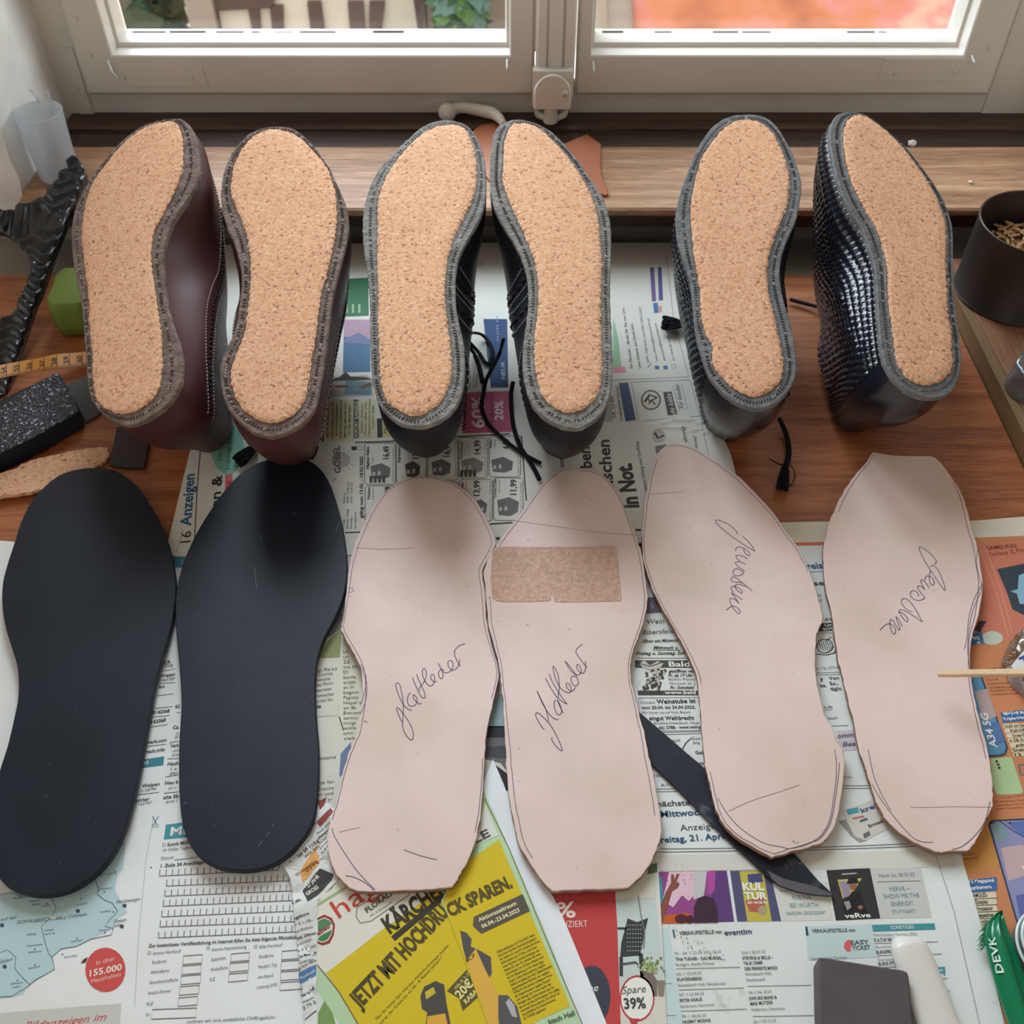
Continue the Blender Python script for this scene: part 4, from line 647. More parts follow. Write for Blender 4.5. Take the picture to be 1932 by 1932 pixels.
S_ += txt([('MI - SA // 22.03 - 23.12.23', 1273, 1802, 1360, 1798), ('SO // 23.04.23', 1277, 1841, 1323, 1838), ('SO // 23.04.23', 1282, 1880, 1328, 1877), ('FR // 08.06.23', 1287, 1921, 1332, 1918), ('DO // 20.07.23', 1400, 1801, 1444, 1798), ('FR // 06.10.23', 1413, 1876, 1455, 1873), ('SA // 07.10.23', 1422, 1931, 1464, 1928)], 5.4, (118, 122, 126)) + txt([('TINA TURNER – DAS MUSICAL', 1274, 1813, 1363, 1810), ('KLAVIERABEND', 1278, 1851, 1325, 1849), ('PETER KRAUS', 1283, 1891, 1325, 1888), ('HAZMAT MODINE', 1288, 1931, 1341, 1928), ('STEVENS & BELLE –', 1401, 1811, 1459, 1809), ('TRUE CRIME', 1403, 1821, 1439, 1819), ('DER PERFEKTE MORD', 1405, 1831, 1467, 1829), ('SWR BIG BAND &', 1414, 1887, 1466, 1884), ('MAX MUTZKE', 1416, 1897, 1458, 1894)], 5.8, (76, 78, 80), 1)
S_ += txt([('Stuttgart, Apollo-Theater', 1275, 1823, 1349, 1820), ('Schwäbisch Hall, Neubausaal', 1280, 1862, 1369, 1858), ('Heilbronn, Harmonie', 1284, 1902, 1348, 1898), ('Schwäbisch Hall,', 1407, 1841, 1456, 1839), ('Neubausaal', 1408, 1852, 1443, 1850), ('Heilbronn, Harmonie', 1418, 1908, 1481, 1905)], 5.6, (104, 108, 110))
random.seed(5)
S_ += [('e', random.gauss(1275, 22), random.gauss(1660, 14), random.uniform(.5, 1.3), random.uniform(.5, 1.1), (70, 64, 58), .0005) for k in range(26)] + [('e', 1270 + k * 2.4 + random.gauss(0, 5), 1755 + k * 1.5 + random.gauss(0, 6), random.uniform(.5, 1.5), random.uniform(.5, 1.2), (84, 78, 70), .0005) for k in range(40)]
sheet('newspaper', 'newspaper page with concert photo, wine tavern adverts and event listings under the right-hand leather soles', 'newspaper', px('1180,1052 1300,1050 1480,1044 1500,1030 1580,1028 1700,1120 1768,1400 1812,1604 1850,1740 1902,1960 1500,1960 1216,1960 1200,1500'), .0017, .0008, (212, 214, 208), S_)

G = [('q', px('1030,1640 1160,1650 1161,1690 1178,1960 1030,1960'), (196, 74, 76)), ('q', px('1161,1640 1240,1600 1236,1695 1162,1697'), (206, 210, 200), .00012), ('q', px('1222,1632 1240,1628 1240,1646 1222,1650'), (96, 120, 104), .00014), ('q', px('1163,1698 1236,1697 1248,1800 1256,1960 1172,1960'), (190, 206, 208), .00012), ('q', px('1170,1880 1254,1872 1256,1960 1172,1960'), (210, 208, 204), .00015)]
G += [('q', px('1184,1733 1202,1740 1223,1732 1216,1760 1208,1803 1170,1806 1172,1780'), (62, 66, 70), .0002), ('q', px('1205,1800 1213,1799 1214,1846 1208,1846'), (62, 66, 70), .0002), ('l', px('1172,1806 1172,1842'), 6, (62, 66, 70), .0002), ('l', px('1165,1752 1182,1752'), 4, (62, 66, 70), .0002), ('l', px('1170,1820 1200,1816 1206,1824'), 4, (90, 94, 96), .0002)]
G += [('e', x, y, 1, 1, (200, 206, 206), .0003) for x in range(1184, 1212, 5) for y in range(1746, 1796, 8)] + [('q', px('1208,1832 1228,1832 1240,1850 1240,1880 1214,1882'), (122, 114, 108), .0002), ('q', px('1240,1850 1254,1850 1252,1880 1242,1880'), (140, 130, 116), .0003)]
G += [('e', 1230 + random.gauss(0, 12), 1824 + random.gauss(0, 8), 2.4, 2.6, random.choice(((140, 160, 96), (110, 132, 76), (170, 180, 130))), .00025 + k * 1e-6) for k in range(60)]
G += [('e', 1117, 1880, 35, 58, (66, 72, 84), .0002), ('t', 're', 1112, 1873, 1130, 1869, 13, WH, 0, 1, .0003), ('e', 1202, 1884, 33, 44, (190, 70, 76), .0002), ('e', 1202, 1884, 30, 40, (230, 230, 228), .00025), ('q', px('1186,1922 1206,1922 1196,1944'), (190, 70, 76), .0003)]
G += [('t', '%', 1050, 1732, 1087, 1731, 29, (240, 214, 210), 1, 0, .0003), ('t', 'UZIERT', 1062, 1750, 1109, 1749, 12, (238, 206, 204), 0, 0, .0003), ('t', 'Spare', 1174, 1876, 1219, 1872, 14, (96, 98, 104), 0, 1, .0004), ('t', '39%', 1178, 1904, 1219, 1902, 20, (66, 70, 80), 1, 0, .0004)]
G += [('l', px('1204,1690 1208,1720 1216,1760 1214,1790'), 2, (120, 130, 128), .0004)]
sheet('advertising_leaflet', 'red price reduction leaflet with a garden chair picture below the fourth sole', 'leaflet', px('1005,1660 1100,1600 1240,1598 1246,1700 1260,1960 1040,1960'), .0026, .0007, (208, 206, 200), G)

sheet('advertising_leaflet', 'blank white leaflet page sticking out between yellow and red leaflets', 'leaflet', px('905,1500 930,1432 958,1500 985,1602 1045,1694 1100,1822 1156,1960 1000,1960 900,1660'), .0032, .0004, (222, 224, 228), [('l', px('984,1604 992,1612'), 1, GY)], sub=3)

E1 = [('q', px('598,1690 640,1660 850,1650 850,1700 614,1836 598,1826'), (216, 216, 210)), ('q', px('616,1836 720,1755 830,1678 850,1720 885,1838 930,1960 690,1960 660,1905'), (216, 194, 44), .00014), ('q', px('598,1830 616,1836 690,1960 660,1960 598,1870'), (176, 206, 170), .00012), ('q', px('598,1870 660,1960 598,1960'), (206, 214, 216), .00014), ('q', px('600,1912 612,1888 628,1912 640,1960 600,1960'), (126, 160, 96), .00018), ('l', px('598,1820 640,1872 692,1960'), 1.6, (130, 104, 84), .0002), ('l', px('598,1708 700,1646'), 5, (160, 186, 130), .0002)]
E1 += [('t', 'hag', 640, 1734, 716, 1680, 36, (198, 74, 62), 0, 0, .0002), ('r', px('674,1712 690,1702 760,1670 780,1676 770,1690 700,1738 680,1742 672,1730'), 2.2, (140, 140, 138)), ('t', 'FLORALP', 693, 1723, 744, 1686, 10, (76, 78, 76), 1, 0, .0003), ('t', 'Nr. 6 Sommerbl', 700, 1730, 740, 1704, 4, GY, 0, 0, .0003)]
E1 += [('q', px('599,1732 612,1726 626,1732 632,1745 630,1764 622,1780 608,1784 599,1780'), (150, 60, 66), .0002), ('q', px('599,1737 612,1731 623,1736 628,1747 626,1763 619,1775 608,1779 599,1776'), (216, 216, 210), .00024), ('q', px('600,1738 612,1733 622,1737 626,1744 602,1758 600,1756'), (88, 140, 96), .00028), ('q', px('600,1774 608,1777 618,1773 625,1762 626,1754 602,1768'), (76, 130, 86), .00028), ('t', 'ebau', 601, 1766, 623, 1750, 9, (150, 60, 66), 1, 0, .0004)]
E1 += [('t', 'KÄRCHER', 735, 1762, 848, 1681, 31, (66, 62, 50), 2, 0, .0003), ('q', px('738,1767 838,1684 848,1690 745,1776'), (66, 62, 50), .0002), ('t', 'JETZT MIT HOCHDRU', 678, 1904, 848, 1724, 31, (84, 78, 44), 2, 0, .0003), ('t', 'Nur für kurze Zeit: Kärcher Hochdruckreiniger kaufen', 711, 1925, 847, 1785, 5, (104, 96, 50), 0, 0, .0003), ('t', 'und an der Kasse bis zu 20,- € Rabatt sichern.*', 716, 1936, 836, 1806, 5, (104, 96, 50), 0, 0, .0003)]
E1 += [('q', px('793,1880 800,1862 822,1851 838,1858 842,1890 850,1932 856,1960 800,1960 806,1910 796,1904'), (82, 80, 76), .0002), ('q', px('802,1872 818,1862 822,1874 804,1886'), (206, 190, 60), .00024), ('q', px('806,1918 840,1912 850,1960 804,1960'), (222, 176, 70), .00024), ('q', px('843,1870 880,1830 892,1850 898,1862 904,1880 873,1908 866,1884'), (100, 92, 52), .0002), ('t', '20€', 868, 1886, 894, 1858, 16, (232, 226, 160), 1, 0, .0003), ('t', 'RABA', 880, 1895, 902, 1872, 9, (226, 220, 150), 1, 0, .0003), ('t', 'Alle K 5-7', 860, 1868, 886, 1840, 6, (226, 220, 150), 0, 0, .0003)]
sheet('advertising_leaflet', 'left half of the folded yellow leaflet lying beside a torn newspaper strip', 'leaflet', px('597,1690 640,1660 760,1640 850,1650 852,1730 930,1960 597,1960'), .0038, .0004, (196, 210, 180), E1, sub=3)
E2 = [('q', px('860,1640 942,1584 960,1630 1076,1898 1010,1928 1004,1960 930,1960 886,1838 848,1735 836,1700'), (216, 194, 44)), ('q', px('894,1566 916,1518 940,1576 896,1594'), (214, 218, 216), .00014), ('t', 'LE', 897, 1592, 926, 1577, 15, (76, 80, 76), 1, 0, .0003), ('l', px('914,1506 960,1600 1030,1770 1102,1940'), 1.4, (130, 104, 80), .0002), ('t', 'CK SPAREN.', 849, 1730, 968, 1673, 24, (92, 84, 44), 2, 0, .0003)]
E2 += [('q', px('892,1747 894,1730 986,1687 1000,1719 908,1762'), (96, 90, 78), .0002), ('t', 'Aktionszeitraum', 904, 1740, 975, 1707, 7.5, (230, 226, 190), 1, 0, .0003), ('t', '06.04.-23.04.2023', 910, 1752, 981, 1720, 7.5, (230, 226, 190), 1, 0, .0003)]
L_ = ('Aktionszeitraum: 6.4.-23.4.2023. Beim', 'Kauf eines Kärcher Hochdruckreinigers', 'der Reihen K3 und K4 erhalten Sie einen', 'Sofortrabatt von 15 Euro, beim Kauf', 'eines Kärcher Hochdruckreinigers der', 'Reihen K5 oder K7 erhalten Sie einen', 'Sofortrabatt von 20 Euro (Rabatt wird', 'bei der Bezahlung an der Kasse abge-', 'zogen). Keine Barauszahlung möglich.', 'Aktion ist gültig bei allen teilnehmenden', 'angeschlossenen Partnern der hagebau.', 'Gültig für die jeweils verfügbare Ware', 'der angeschlossenen hagebau Partner', 'und solange der Vorrat reicht. Bei', 'Rückgabe des Geräts besteht kein An-', 'spruch auf den Sofortrabatt. Nur gültig', 'innerhalb Deutschlands. Die Aktion ist', 'ausschließlich für Endverbraucher', '(§ 13 BGB) zugelassen.')
for k, s in enumerate(L_):
    t = k / 18; xa, ya = 938 + 51 * t, 1799 + 125 * t; Lx = 71 * len(s) / 37; E2.append(('t', s, xa, ya, xa + Lx, ya - Lx * .475, 4.6, (112, 104, 50), 1, 0, .0002))
E2 += [('q', px('868,1756 880,1760 890,1772 888,1786 902,1792 926,1806 928,1836 918,1856 908,1838 896,1816 880,1812 874,1790'), (88, 88, 90), .0002), ('q', px('880,1812 898,1790 914,1826 934,1866 944,1880 938,1940 926,1944 900,1868'), (226, 180, 80), .00024), ('t', 'K7', 882, 1816, 898, 1804, 6, (70, 66, 50), 1, 0, .0003), ('q', px('940,1878 958,1878 976,1900 984,1932 980,1950 946,1956 940,1920'), (92, 92, 96), .0003), ('q', px('954,1892 960,1884 970,1896 976,1920 966,1918'), (176, 176, 180), .00034), ('t', 'bisch Hall', 1036, 1933, 1085, 1915, 9, (76, 90, 70), 1, 0, .0003)]
sheet('advertising_leaflet', 'right half of the folded yellow leaflet beside the blank white page', 'leaflet', px('880,1600 898,1540 912,1490 930,1530 1030,1760 1108,1960 930,1960 886,1838 848,1735 832,1700'), .0044, .0005, (176, 202, 160), E2, sub=3)
D = [('q', px('566,1646 600,1594 604,1628 572,1668'), (224, 168, 104)), ('q', px('570,1680 604,1640 630,1650 626,1662 600,1690 582,1704'), (72, 70, 70)), ('q', px('564,1838 597,1820 597,1842 566,1858'), (88, 132, 186)), ('q', px('600,1512 616,1506 612,1520 604,1530'), (140, 70, 66)), ('q', px('598,1552 624,1526 630,1534 604,1562'), (150, 80, 76))]
D += [('t', 'Telefon 09 11/54', 549, 1632, 603, 1590, 6.5, (72, 74, 78), 1, 0), ('t', 'Wir kau', 578, 1622, 604, 1598, 7, (110, 76, 44), 0, 0, .0003), ('t', 'Wohnmobile', 560, 1656, 600, 1627, 6.5, (110, 76, 44), 0, 0, .0003), ('t', '0394', 580, 1648, 603, 1630, 7, (110, 76, 44), 0, 0, .0003), ('t', '27 JAHR', 582, 1676, 604, 1656, 7, WH, 1, 0, .0003), ('t', 'GROSS', 580, 1692, 602, 1676, 7, WH, 1, 0, .0003), ('t', '€ 499.-', 553, 1711, 572, 1701, 5.4, K0, 1, 0), ('t', 'ANKER', 570, 1582, 598, 1554, 7, K0, 1, 0)]
for k, s in enumerate(('ngsborn', 'P. € 1.128.-', 'nd Wellness', 'inkl. Zillertal', 'Hotel', 'p. P. € 1.095', 'hau Mannheim', 'intritt')): D.append(('t', s, 556 + k * 1.6, 1738 + k * 12, 578 + k * 1.2 + len(s), 1728 + k * 12, 5, K0, k % 3 == 0, 0))
D += [('t', 'in Ihrer Nähe', 566, 1832, 597, 1814, 5, K0, 0, 0), ('t', 'Auskunft', 568, 1850, 596, 1834, 5.5, WH, 0, 0, .0003), ('t', 'eu und', 570, 1884, 594, 1868, 7, K0, 1, 0), ('t', 'mann,', 572, 1896, 594, 1884, 6, K0, 0, 0), ('t', '0 79 5', 574, 1908, 597, 1894, 7, K0, 0, 0), ('l', px('576,1924 597,1908'), 1.5, DK), ('l', px('600,1585 640,1545'), 1.3, DK)]
D += [('t', s, 600 + k * 2, 1576 + k * 9, 634 + k, 1546 + k * 9, 5, GY, 0, 0) for k, s in enumerate(('Sie nach', 'Angebot', 'frei und', 'mit an', 'und'))]
strip_ = sheet('newspaper', 'narrow torn newspaper strip crumpled beside the form, between black and leather heels', 'newspaper strip', px('598,1520 616,1504 640,1545 646,1600 640,1660 600,1700 598,1800 598,1960 577,1960 570,1850 560,1770 555,1715 548,1660 532,1630 560,1600 590,1565'), .0034, .0006, (210, 210, 204), D, wr=2.0, sub=4)
def fold(p):
    n1 = abs(noise.noise(Vector((p.x * 60, p.y * 60, 1)))); n2 = abs(noise.noise(Vector((p.x * 140 + p.y * 60, p.y * 90, 4))))
    X, Y = proj(p); return .0036 * n1 + .0007 * n2
crumple(strip_, P(525, 1960), P(650, 1500), .0022, fold)
def wrinkle(p):
    X, Y = proj(p); e = sstep(1180, 1215, X) * sstep(1396, 1370, X) * sstep(765, 785, Y) * sstep(905, 870, Y)
    if e <= 0: return 0
    r1 = max(0, 1 - abs(Y - 797 + 5 * math.sin(X * .05)) / 5); r2 = max(0, 1 - abs(Y - 812 + 6 * math.sin(X * .04 + 1)) / 4); r3 = max(0, 1 - abs(X - 1352 - (Y - 800) * .3) / 5); r4 = .5 * max(0, 1 - abs(X - 1366 - (Y - 800) * .35) / 4)
    return e * (.0016 * max(r1, r2) + .0018 * max(r3, r4))
crumple(page_a, P(1185, 905), P(1400, 765), .0028, wrinkle)


# ------------------------------------------------------------------ loose soles on the papers
def loop_px(s, h, sub=4, corner=38): return [P(p.x, p.y, h) for p in spline(px(s), sub, True, corner)]
def hand(mb, strokes, ox, oy, sc_, h, wd=.00052, lift=.00012, mi=0):
    for st in strokes.split('/'):
        pts = [(ox + x / sc_, oy + y / sc_) for x, y in px(st)]
        ribbon(mb, [P(q.x, q.y, h + lift) for q in spline(pts, 5, False, 100)], UP, wd, mi)
HB = .0090
BLK1 = '174,882 210,885 239,900 265,925 286,958 304,990 319,1027 328,1067 332,1106 328,1150 319,1197 304,1248 292,1298 283,1349 273,1402 263,1457 251,1512 239,1556 219,1601 191,1638 157,1666 120,1683 79,1689 38,1683 10,1669 -8,1645 -18,1608 -20,1560 -12,1500 0,1450 14,1406 27,1351 34,1313 33,1262 22,1222 11,1186 4,1143 5,1099 14,1063 27,1023 40,983 58,947 83,918 112,896 145,885'
BLK2 = '551,861 580,867 605,885 623,914 638,958 649,1005 655,1056 654,1095 645,1135 629,1172 612,1204 601,1237 596,1269 595,1313 598,1367 601,1399 602,1454 598,1512 588,1556 560,1597 526,1625 492,1638 454,1642 413,1636 379,1618 355,1587 343,1546 338,1491 338,1402 342,1334 341,1295 337,1240 332,1186 331,1128 341,1077 355,1038 373,1001 395,965 420,929 446,900 475,878 511,865'
def black_sole(s, label, marks):
    mb = MB(); top = loop_px(s, HB); slab(mb, top, UP, .0050, .0006)
    o = tag(mb.build('rubber_sole', [M['rubber']], None, smooth=35), label, 'sole', 'smooth black rubber soles')
    if marks:
        m2 = MB()
        for q in marks.split('/'): ribbon(m2, [P(x, y, HB + .0001) for x, y in px(q)], UP, .0005)
        cc_ = sum(top, Vector()) / len(top)
        for _ in range(34):
            p = cc_.lerp(random.choice(top), .92 * math.sqrt(random.random())); p.z = HB + .0001; a_ = random.uniform(0, 6.28)
            ribbon(m2, [p, p + Vector((math.cos(a_), math.sin(a_), 0)) * random.uniform(.0003, .0009)], UP, .0004)
        c = m2.build('scuff_mark', plain('scuff', (92, 98, 106), .8), o, fixn=False); c['kind'] = 'stuff'
black_sole(BLK1, 'smooth black rubber sole, farthest left of the row, cut off by the picture edge', '86,1500 88,1504/145,1338 146,1340/92,1440 94,1441/190,1030 191,1031')
black_sole(BLK2, 'smooth black rubber sole lying between the other black sole and the pale leather soles', '488,1595 494,1587/502,1578 508,1570/513,1560 517,1553/349,1517 351,1512/490,1012 494,1018/553,966 558,974/640,984 634,1004/480,1070 484,1110')
HL = .0085
L3 = '798,899 832,903 863,915 887,933 907,959 925,993 935,1022 929,1040 918,1060 910,1078 914,1110 917,1140 919,1178 929,1222 939,1256 941,1277 928,1338 918,1386 914,1433 910,1510 899,1579 885,1620 869,1648 861,1664 852,1674 803,1678 748,1681 682,1682 660,1675 635,1650 621,1615 618,1582 624,1546 635,1510 643,1472 654,1433 665,1403 673,1386 682,1338 684,1287 677,1253 660,1219 643,1188 648,1161 653,1120 658,1072 668,1031 682,997 702,959 726,928 754,910 778,901'
L4 = '1092,886 1123,889 1147,904 1167,932 1184,969 1198,1007 1211,1045 1217,1086 1222,1127 1218,1160 1207,1195 1195,1228 1190,1255 1191,1282 1199,1314 1207,1349 1218,1389 1227,1438 1237,1483 1245,1532 1248,1564 1244,1588 1234,1614 1215,1646 1186,1675 1133,1678 1079,1679 1042,1681 1029,1669 1006,1637 983,1600 972,1564 962,1514 957,1465 954,1416 951,1362 949,1325 946,1292 943,1260 933,1222 922,1179 918,1136 913,1079 921,1055 937,1027 955,1003 976,976 996,949 1017,921 1041,899 1068,887'
L5 = '1258,839 1281,836 1308,843 1332,855 1367,878 1402,906 1429,933 1460,968 1484,1003 1507,1034 1526,1073 1538,1108 1548,1143 1552,1170 1544,1190 1541,1198 1538,1228 1539,1271 1547,1314 1557,1351 1573,1378 1578,1400 1589,1413 1593,1438 1590,1483 1585,1518 1578,1551 1568,1572 1554,1588 1525,1599 1492,1607 1457,1617 1422,1599 1385,1575 1360,1545 1347,1510 1339,1478 1331,1443 1327,1403 1324,1362 1320,1319 1315,1276 1302,1244 1285,1209 1261,1168 1237,1123 1227,1100 1215,1061 1212,1015 1214,976 1219,933 1227,890 1238,859'
L6 = '1647,853 1686,859 1725,860 1760,861 1776,874 1791,894 1807,917 1820,945 1830,983 1838,1011 1844,1030 1851,1073 1855,1108 1846,1163 1834,1201 1830,1240 1834,1287 1844,1339 1853,1374 1865,1418 1871,1457 1873,1492 1874,1512 1867,1532 1857,1555 1842,1585 1826,1606 1798,1605 1775,1608 1759,1604 1733,1593 1704,1575 1683,1558 1668,1540 1654,1513 1638,1465 1624,1421 1611,1362 1600,1319 1592,1282 1581,1238 1573,1187 1569,1155 1558,1108 1554,1061 1554,1030 1563,991 1577,956 1593,925 1612,898 1632,874'
def leather_sole(s, label, seed, pen, writing, wpos, extra='', gap=(1.2, 3.4), crease=''):
    random.seed(seed); mb = MB(); top = loop_px(s, HL)
    top = [p + Vector((random.uniform(-1, 1), random.uniform(-1, 1), 0)) * .00025 for p in top]
    slab(mb, top, UP, .0040, .0004, 0, 1, rough=.00022)
    o = tag(mb.build('leather_sole', [M['leather'], M['leather_edge']], None), label, 'sole', 'pale leather soles cut out by hand')
    k = len(top); m2 = MB(); base = resample(top, 160)
    ds = [(.001 + .0022 * abs(noise.noise(Vector((seed * 3.1, i * .035, 0)))) * 1.6) for i in range(160)]
    ins = inset(base, UP, ds)
    for a, b in pen:
        seg = [ins[int(i) % 160] + UP * .00012 for i in range(int(a * 160), int(b * 160) + 1)]
        ribbon(m2, seg, UP, .00036)
    for q in extra.split('/') if extra else []: ribbon(m2, [P(p.x, p.y, HL + .00012) for p in spline(px(q), 5, False)], UP, .00036)
    m2.build('pen_outline', [M['pen']], o, fixn=False)
    m3 = MB(); hand(m3, writing, *wpos, HL); c = m3.build('handwriting', [M['pen']], o, fixn=False); c['label'] = 'handwritten ballpoint word'
    if crease:
        for q in crease.split('/'):
            m4 = MB(); ribbon(m4, [P(p.x, p.y, HL + .0001) for p in spline(px(q), 4, False)], UP, .0004)
            m4.build('crease_line', [M['pencil']], o, fixn=False)
    return o
W3 = '415,1320 340,1290 270,1220 200,1080 150,930 150,880 180,862 215,900 250,1050 270,1200 268,1370 260,1525/258,1525 220,1460 175,1340 160,1290 175,1272 215,1305 270,1375 340,1470 410,1600 438,1720 425,1790 395,1808 340,1760 290,1680 262,1600 258,1525/400,1025 360,1060 340,1130 350,1210 400,1250 450,1240 490,1200 500,1150 480,1090 445,1060 430,1075 450,1130 500,1190 545,1215 570,1190/422,772 480,920 545,1060 595,1120/487,718 540,840 590,950 630,1050 630,1110 600,1110/545,1010 535,960 560,915 600,870 640,790 655,710 635,640 605,625 585,680 600,770 640,850 690,905 730,915 770,880 790,820 780,740 750,722 725,760 740,810 780,845 830,840/845,535 890,610 925,700 930,760 905,792 870,770 855,710 870,660 905,640 935,655 940,685 1000,695 1060,660 1095,590 1085,515 1045,492 1010,525 1020,590 1060,640 1100,655 1150,625 1190,560 1205,470/1220,590 1180,530 1130,430 1120,360 1140,300 1200,250 1295,210'
W4 = '530,1322 470,1310 400,1250 340,1170 270,1040 195,870 250,990 330,1150 360,1260 382,1355/312,1480 270,1440 210,1340 175,1260 185,1215 230,1230 310,1300 400,1400 480,1530 550,1680 595,1800 590,1820 540,1790 470,1710 425,1630 440,1605/490,1010 465,1060 475,1150 510,1230 550,1248 580,1210 575,1130 540,1050 515,1010 550,1100 615,1222/330,670 400,800 480,930 520,985/388,605 430,710 510,850 590,970 675,1080 600,1040 540,990 530,940 545,850 545,760 530,620 490,530 448,470 455,550 490,680 550,800 620,870 700,898 735,870 730,810 690,750 660,755 665,810 710,860 760,868 805,810/640,395 720,490 800,600 840,690 850,745 820,785 770,775 735,710 740,650 780,630 810,650/640,395 670,460 740,560 800,605 850,615 890,580 895,530 860,460 830,445 825,500 860,560 910,592 950,560 965,500 960,400/990,495 930,430 850,320 812,250 830,200 915,125'
W5 = '535,420 520,370 440,290 330,225 210,185 175,205 220,270 330,370 480,480 640,590 830,705 790,630 710,530 622,455/510,700 515,660 550,630 600,635 660,660 720,710 745,760 725,775 680,750 645,690 645,655/708,835 650,790 580,770 510,775 530,820 580,870 530,880 505,900 540,950 600,990 650,1020/580,870 675,920/650,1020 620,1080 560,1110 490,1100 465,1060 480,1010 530,992 580,1010 625,1045/785,1365 700,1290 600,1210 530,1150 480,1125 440,1150 440,1195 480,1210 560,1215 610,1225/680,1290 600,1260 530,1250 495,1280 530,1340 600,1400 622,1385 600,1340 530,1295 470,1280 440,1300 445,1350 475,1385/440,1390 540,1450 620,1505/440,1390 500,1470 565,1570 510,1510 440,1480 412,1510 430,1580 480,1660 550,1735 582,1720 560,1660 500,1620 440,1615 390,1650 352,1680'
W6 = '1130,510 1165,450 1120,380 1000,265 890,200 868,225 900,320 980,470 1080,630 1200,810 1310,965 1320,930 1290,820 1220,650 1150,550 1100,520 1065,548/1065,615 1045,680 1045,770 1070,850 1100,868 1128,830 1110,760 1060,715 1010,705 975,730 968,780/1045,920 1000,850 950,790 905,765 895,800 925,870 960,945/960,945 910,890 860,875 838,900 870,960 920,1030 962,1080 920,1115 850,1130 770,1105 720,1050 720,990 760,960 810,970 850,1020 855,1060/745,1318 690,1310 620,1260 565,1180 565,1120 610,1095 680,1125 750,1200 820,1310 925,1505 830,1440 700,1355 590,1300 535,1290 520,1315 560,1400 620,1480 655,1500 670,1460 630,1390 560,1340 500,1335/575,1575 530,1490 462,1405 480,1470 515,1560 535,1630 515,1645 470,1580 420,1490 380,1460 358,1500 365,1590 395,1680 435,1722 458,1670 440,1600 390,1550 330,1535 260,1570 185,1645'
leather_sole(L3, 'pale leather sole with slanted handwriting, touching the black rubber sole on its left', 3, [(0, .30), (.36, .42), (.6, 1)], W3, (730, 1190, 8.782), '670,1245 682,1262 692,1290 690,1320 682,1345/680,1252 690,1275 688,1306 680,1330/626,1562 632,1580 652,1612 676,1646 708,1679/652,1652 668,1655 690,1666 706,1680/658,1112 664,1108 668,1116 658,1118/762,1603 792,1614 824,1622', crease='670,1033 720,1036 780,1034/640,1570 660,1565 680,1561')
o4 = leather_sole(L4, 'pale leather sole with slanted handwriting and a roughened tan rectangle across its front', 4, [(0, .40), (.55, .8), (.86, .98)], W4, (990, 1200, 8.4), '', crease='968,982 1040,992 1120,1003 1206,1010')
mb = MB(); slab(mb, [P(p.x, p.y, HL + .0003) for p in spline(px('938,1031 1040,1032 1120,1031 1156,1029 1163,1034 1168,1080 1173,1128 1170,1134 1110,1135 1056,1136 1046,1134 1044,1124 1040,1122 1038,1133 1000,1135 940,1134 929,1128 926,1080 930,1045'), 3, True, 30)], UP, .0004, .0001, rough=.0003)
mb.build('roughened_patch', [M['suede']], o4)['label'] = 'rough tan suede rectangle'
leather_sole(L5, 'pale leather sole with vertical handwriting lying over the dark knife blade', 5, [(0, .22), (.42, .62), (.7, .98)], W5, (1330, 960, 8.783), '1575,1414 1578,1440 1577,1475 1572,1510 1566,1545 1550,1575 1525,1592 1490,1601 1475,1598 1440,1590 1400,1565 1372,1535 1354,1505', crease='1226,932 1260,930 1290,927/1375,1530 1420,1510 1470,1494 1508,1481')
leather_sole(L6, 'pale leather sole with slanted handwriting and a straight cut toe, rightmost sole', 6, [(.1, .42), (.9, 1)], W6, (1640, 1010, 9.2), '1638,1414 1643,1440 1650,1468 1664,1500 1681,1530/1645,1480 1662,1508 1690,1545 1722,1580 1740,1588 1760,1589/1845,1035 1842,1062 1848,1090 1852,1110 1836,1150 1828,1190 1826,1230 1832,1275/1854,1100 1838,1130 1828,1165 1824,1205 1819,1225/1796,1603 1815,1597 1838,1578 1858,1550 1868,1512', crease='1718,1523 1760,1523 1800,1522 1872,1523')

# knife blade under the leather soles
HK = .0040
m, nt, bb = newmat('blued_steel'); v = coords(nt); n1 = N(nt, 'ShaderNodeTexNoise', _Scale=24.0, _Detail=7.0, _Roughness=.7); nt.links.new(v, n1.inputs[0])
nt.links.new(ramp(nt, n1.outputs[0], [(.3, rgb((18, 21, 30))), (.58, rgb((34, 38, 50))), (.64, rgb((92, 92, 98))), (.75, rgb((120, 116, 116)))]), bb.inputs['Base Color']); bb.inputs['Roughness'].default_value = .42; bb.inputs['Metallic'].default_value = .25
bump(nt, bb, n1.outputs[0], .15, .001); M['steel'] = m
kn = empty('leather_knife', P(1380, 1520, 0), 'dark steel leather knife blade with pointed tip sticking out under the leather soles', 'knife')
mb = MB(); slab(mb, [P(x, y, HK) for x, y in px('1196,1338 1205,1342 1240,1372 1300,1424 1345,1462 1420,1530 1470,1580 1510,1622 1545,1662 1571,1686 1568,1690 1540,1688 1505,1682 1470,1670 1458,1662 1430,1636 1390,1600 1340,1552 1290,1500 1229,1441 1212,1400')], UP, .0018, .0002); mb.build('blade', [M['steel']], kn)
mb = MB(); slab(mb, [P(x, y, HK + .0001) for x, y in px('1447,1642 1480,1658 1520,1668 1550,1678 1571,1686 1568,1690 1540,1688 1505,1682 1470,1670 1458,1660')], UP, .0003, .00005); mb.build('ground_edge', [plain('ground_steel', (104, 100, 104), .4, metal=.3)], kn)

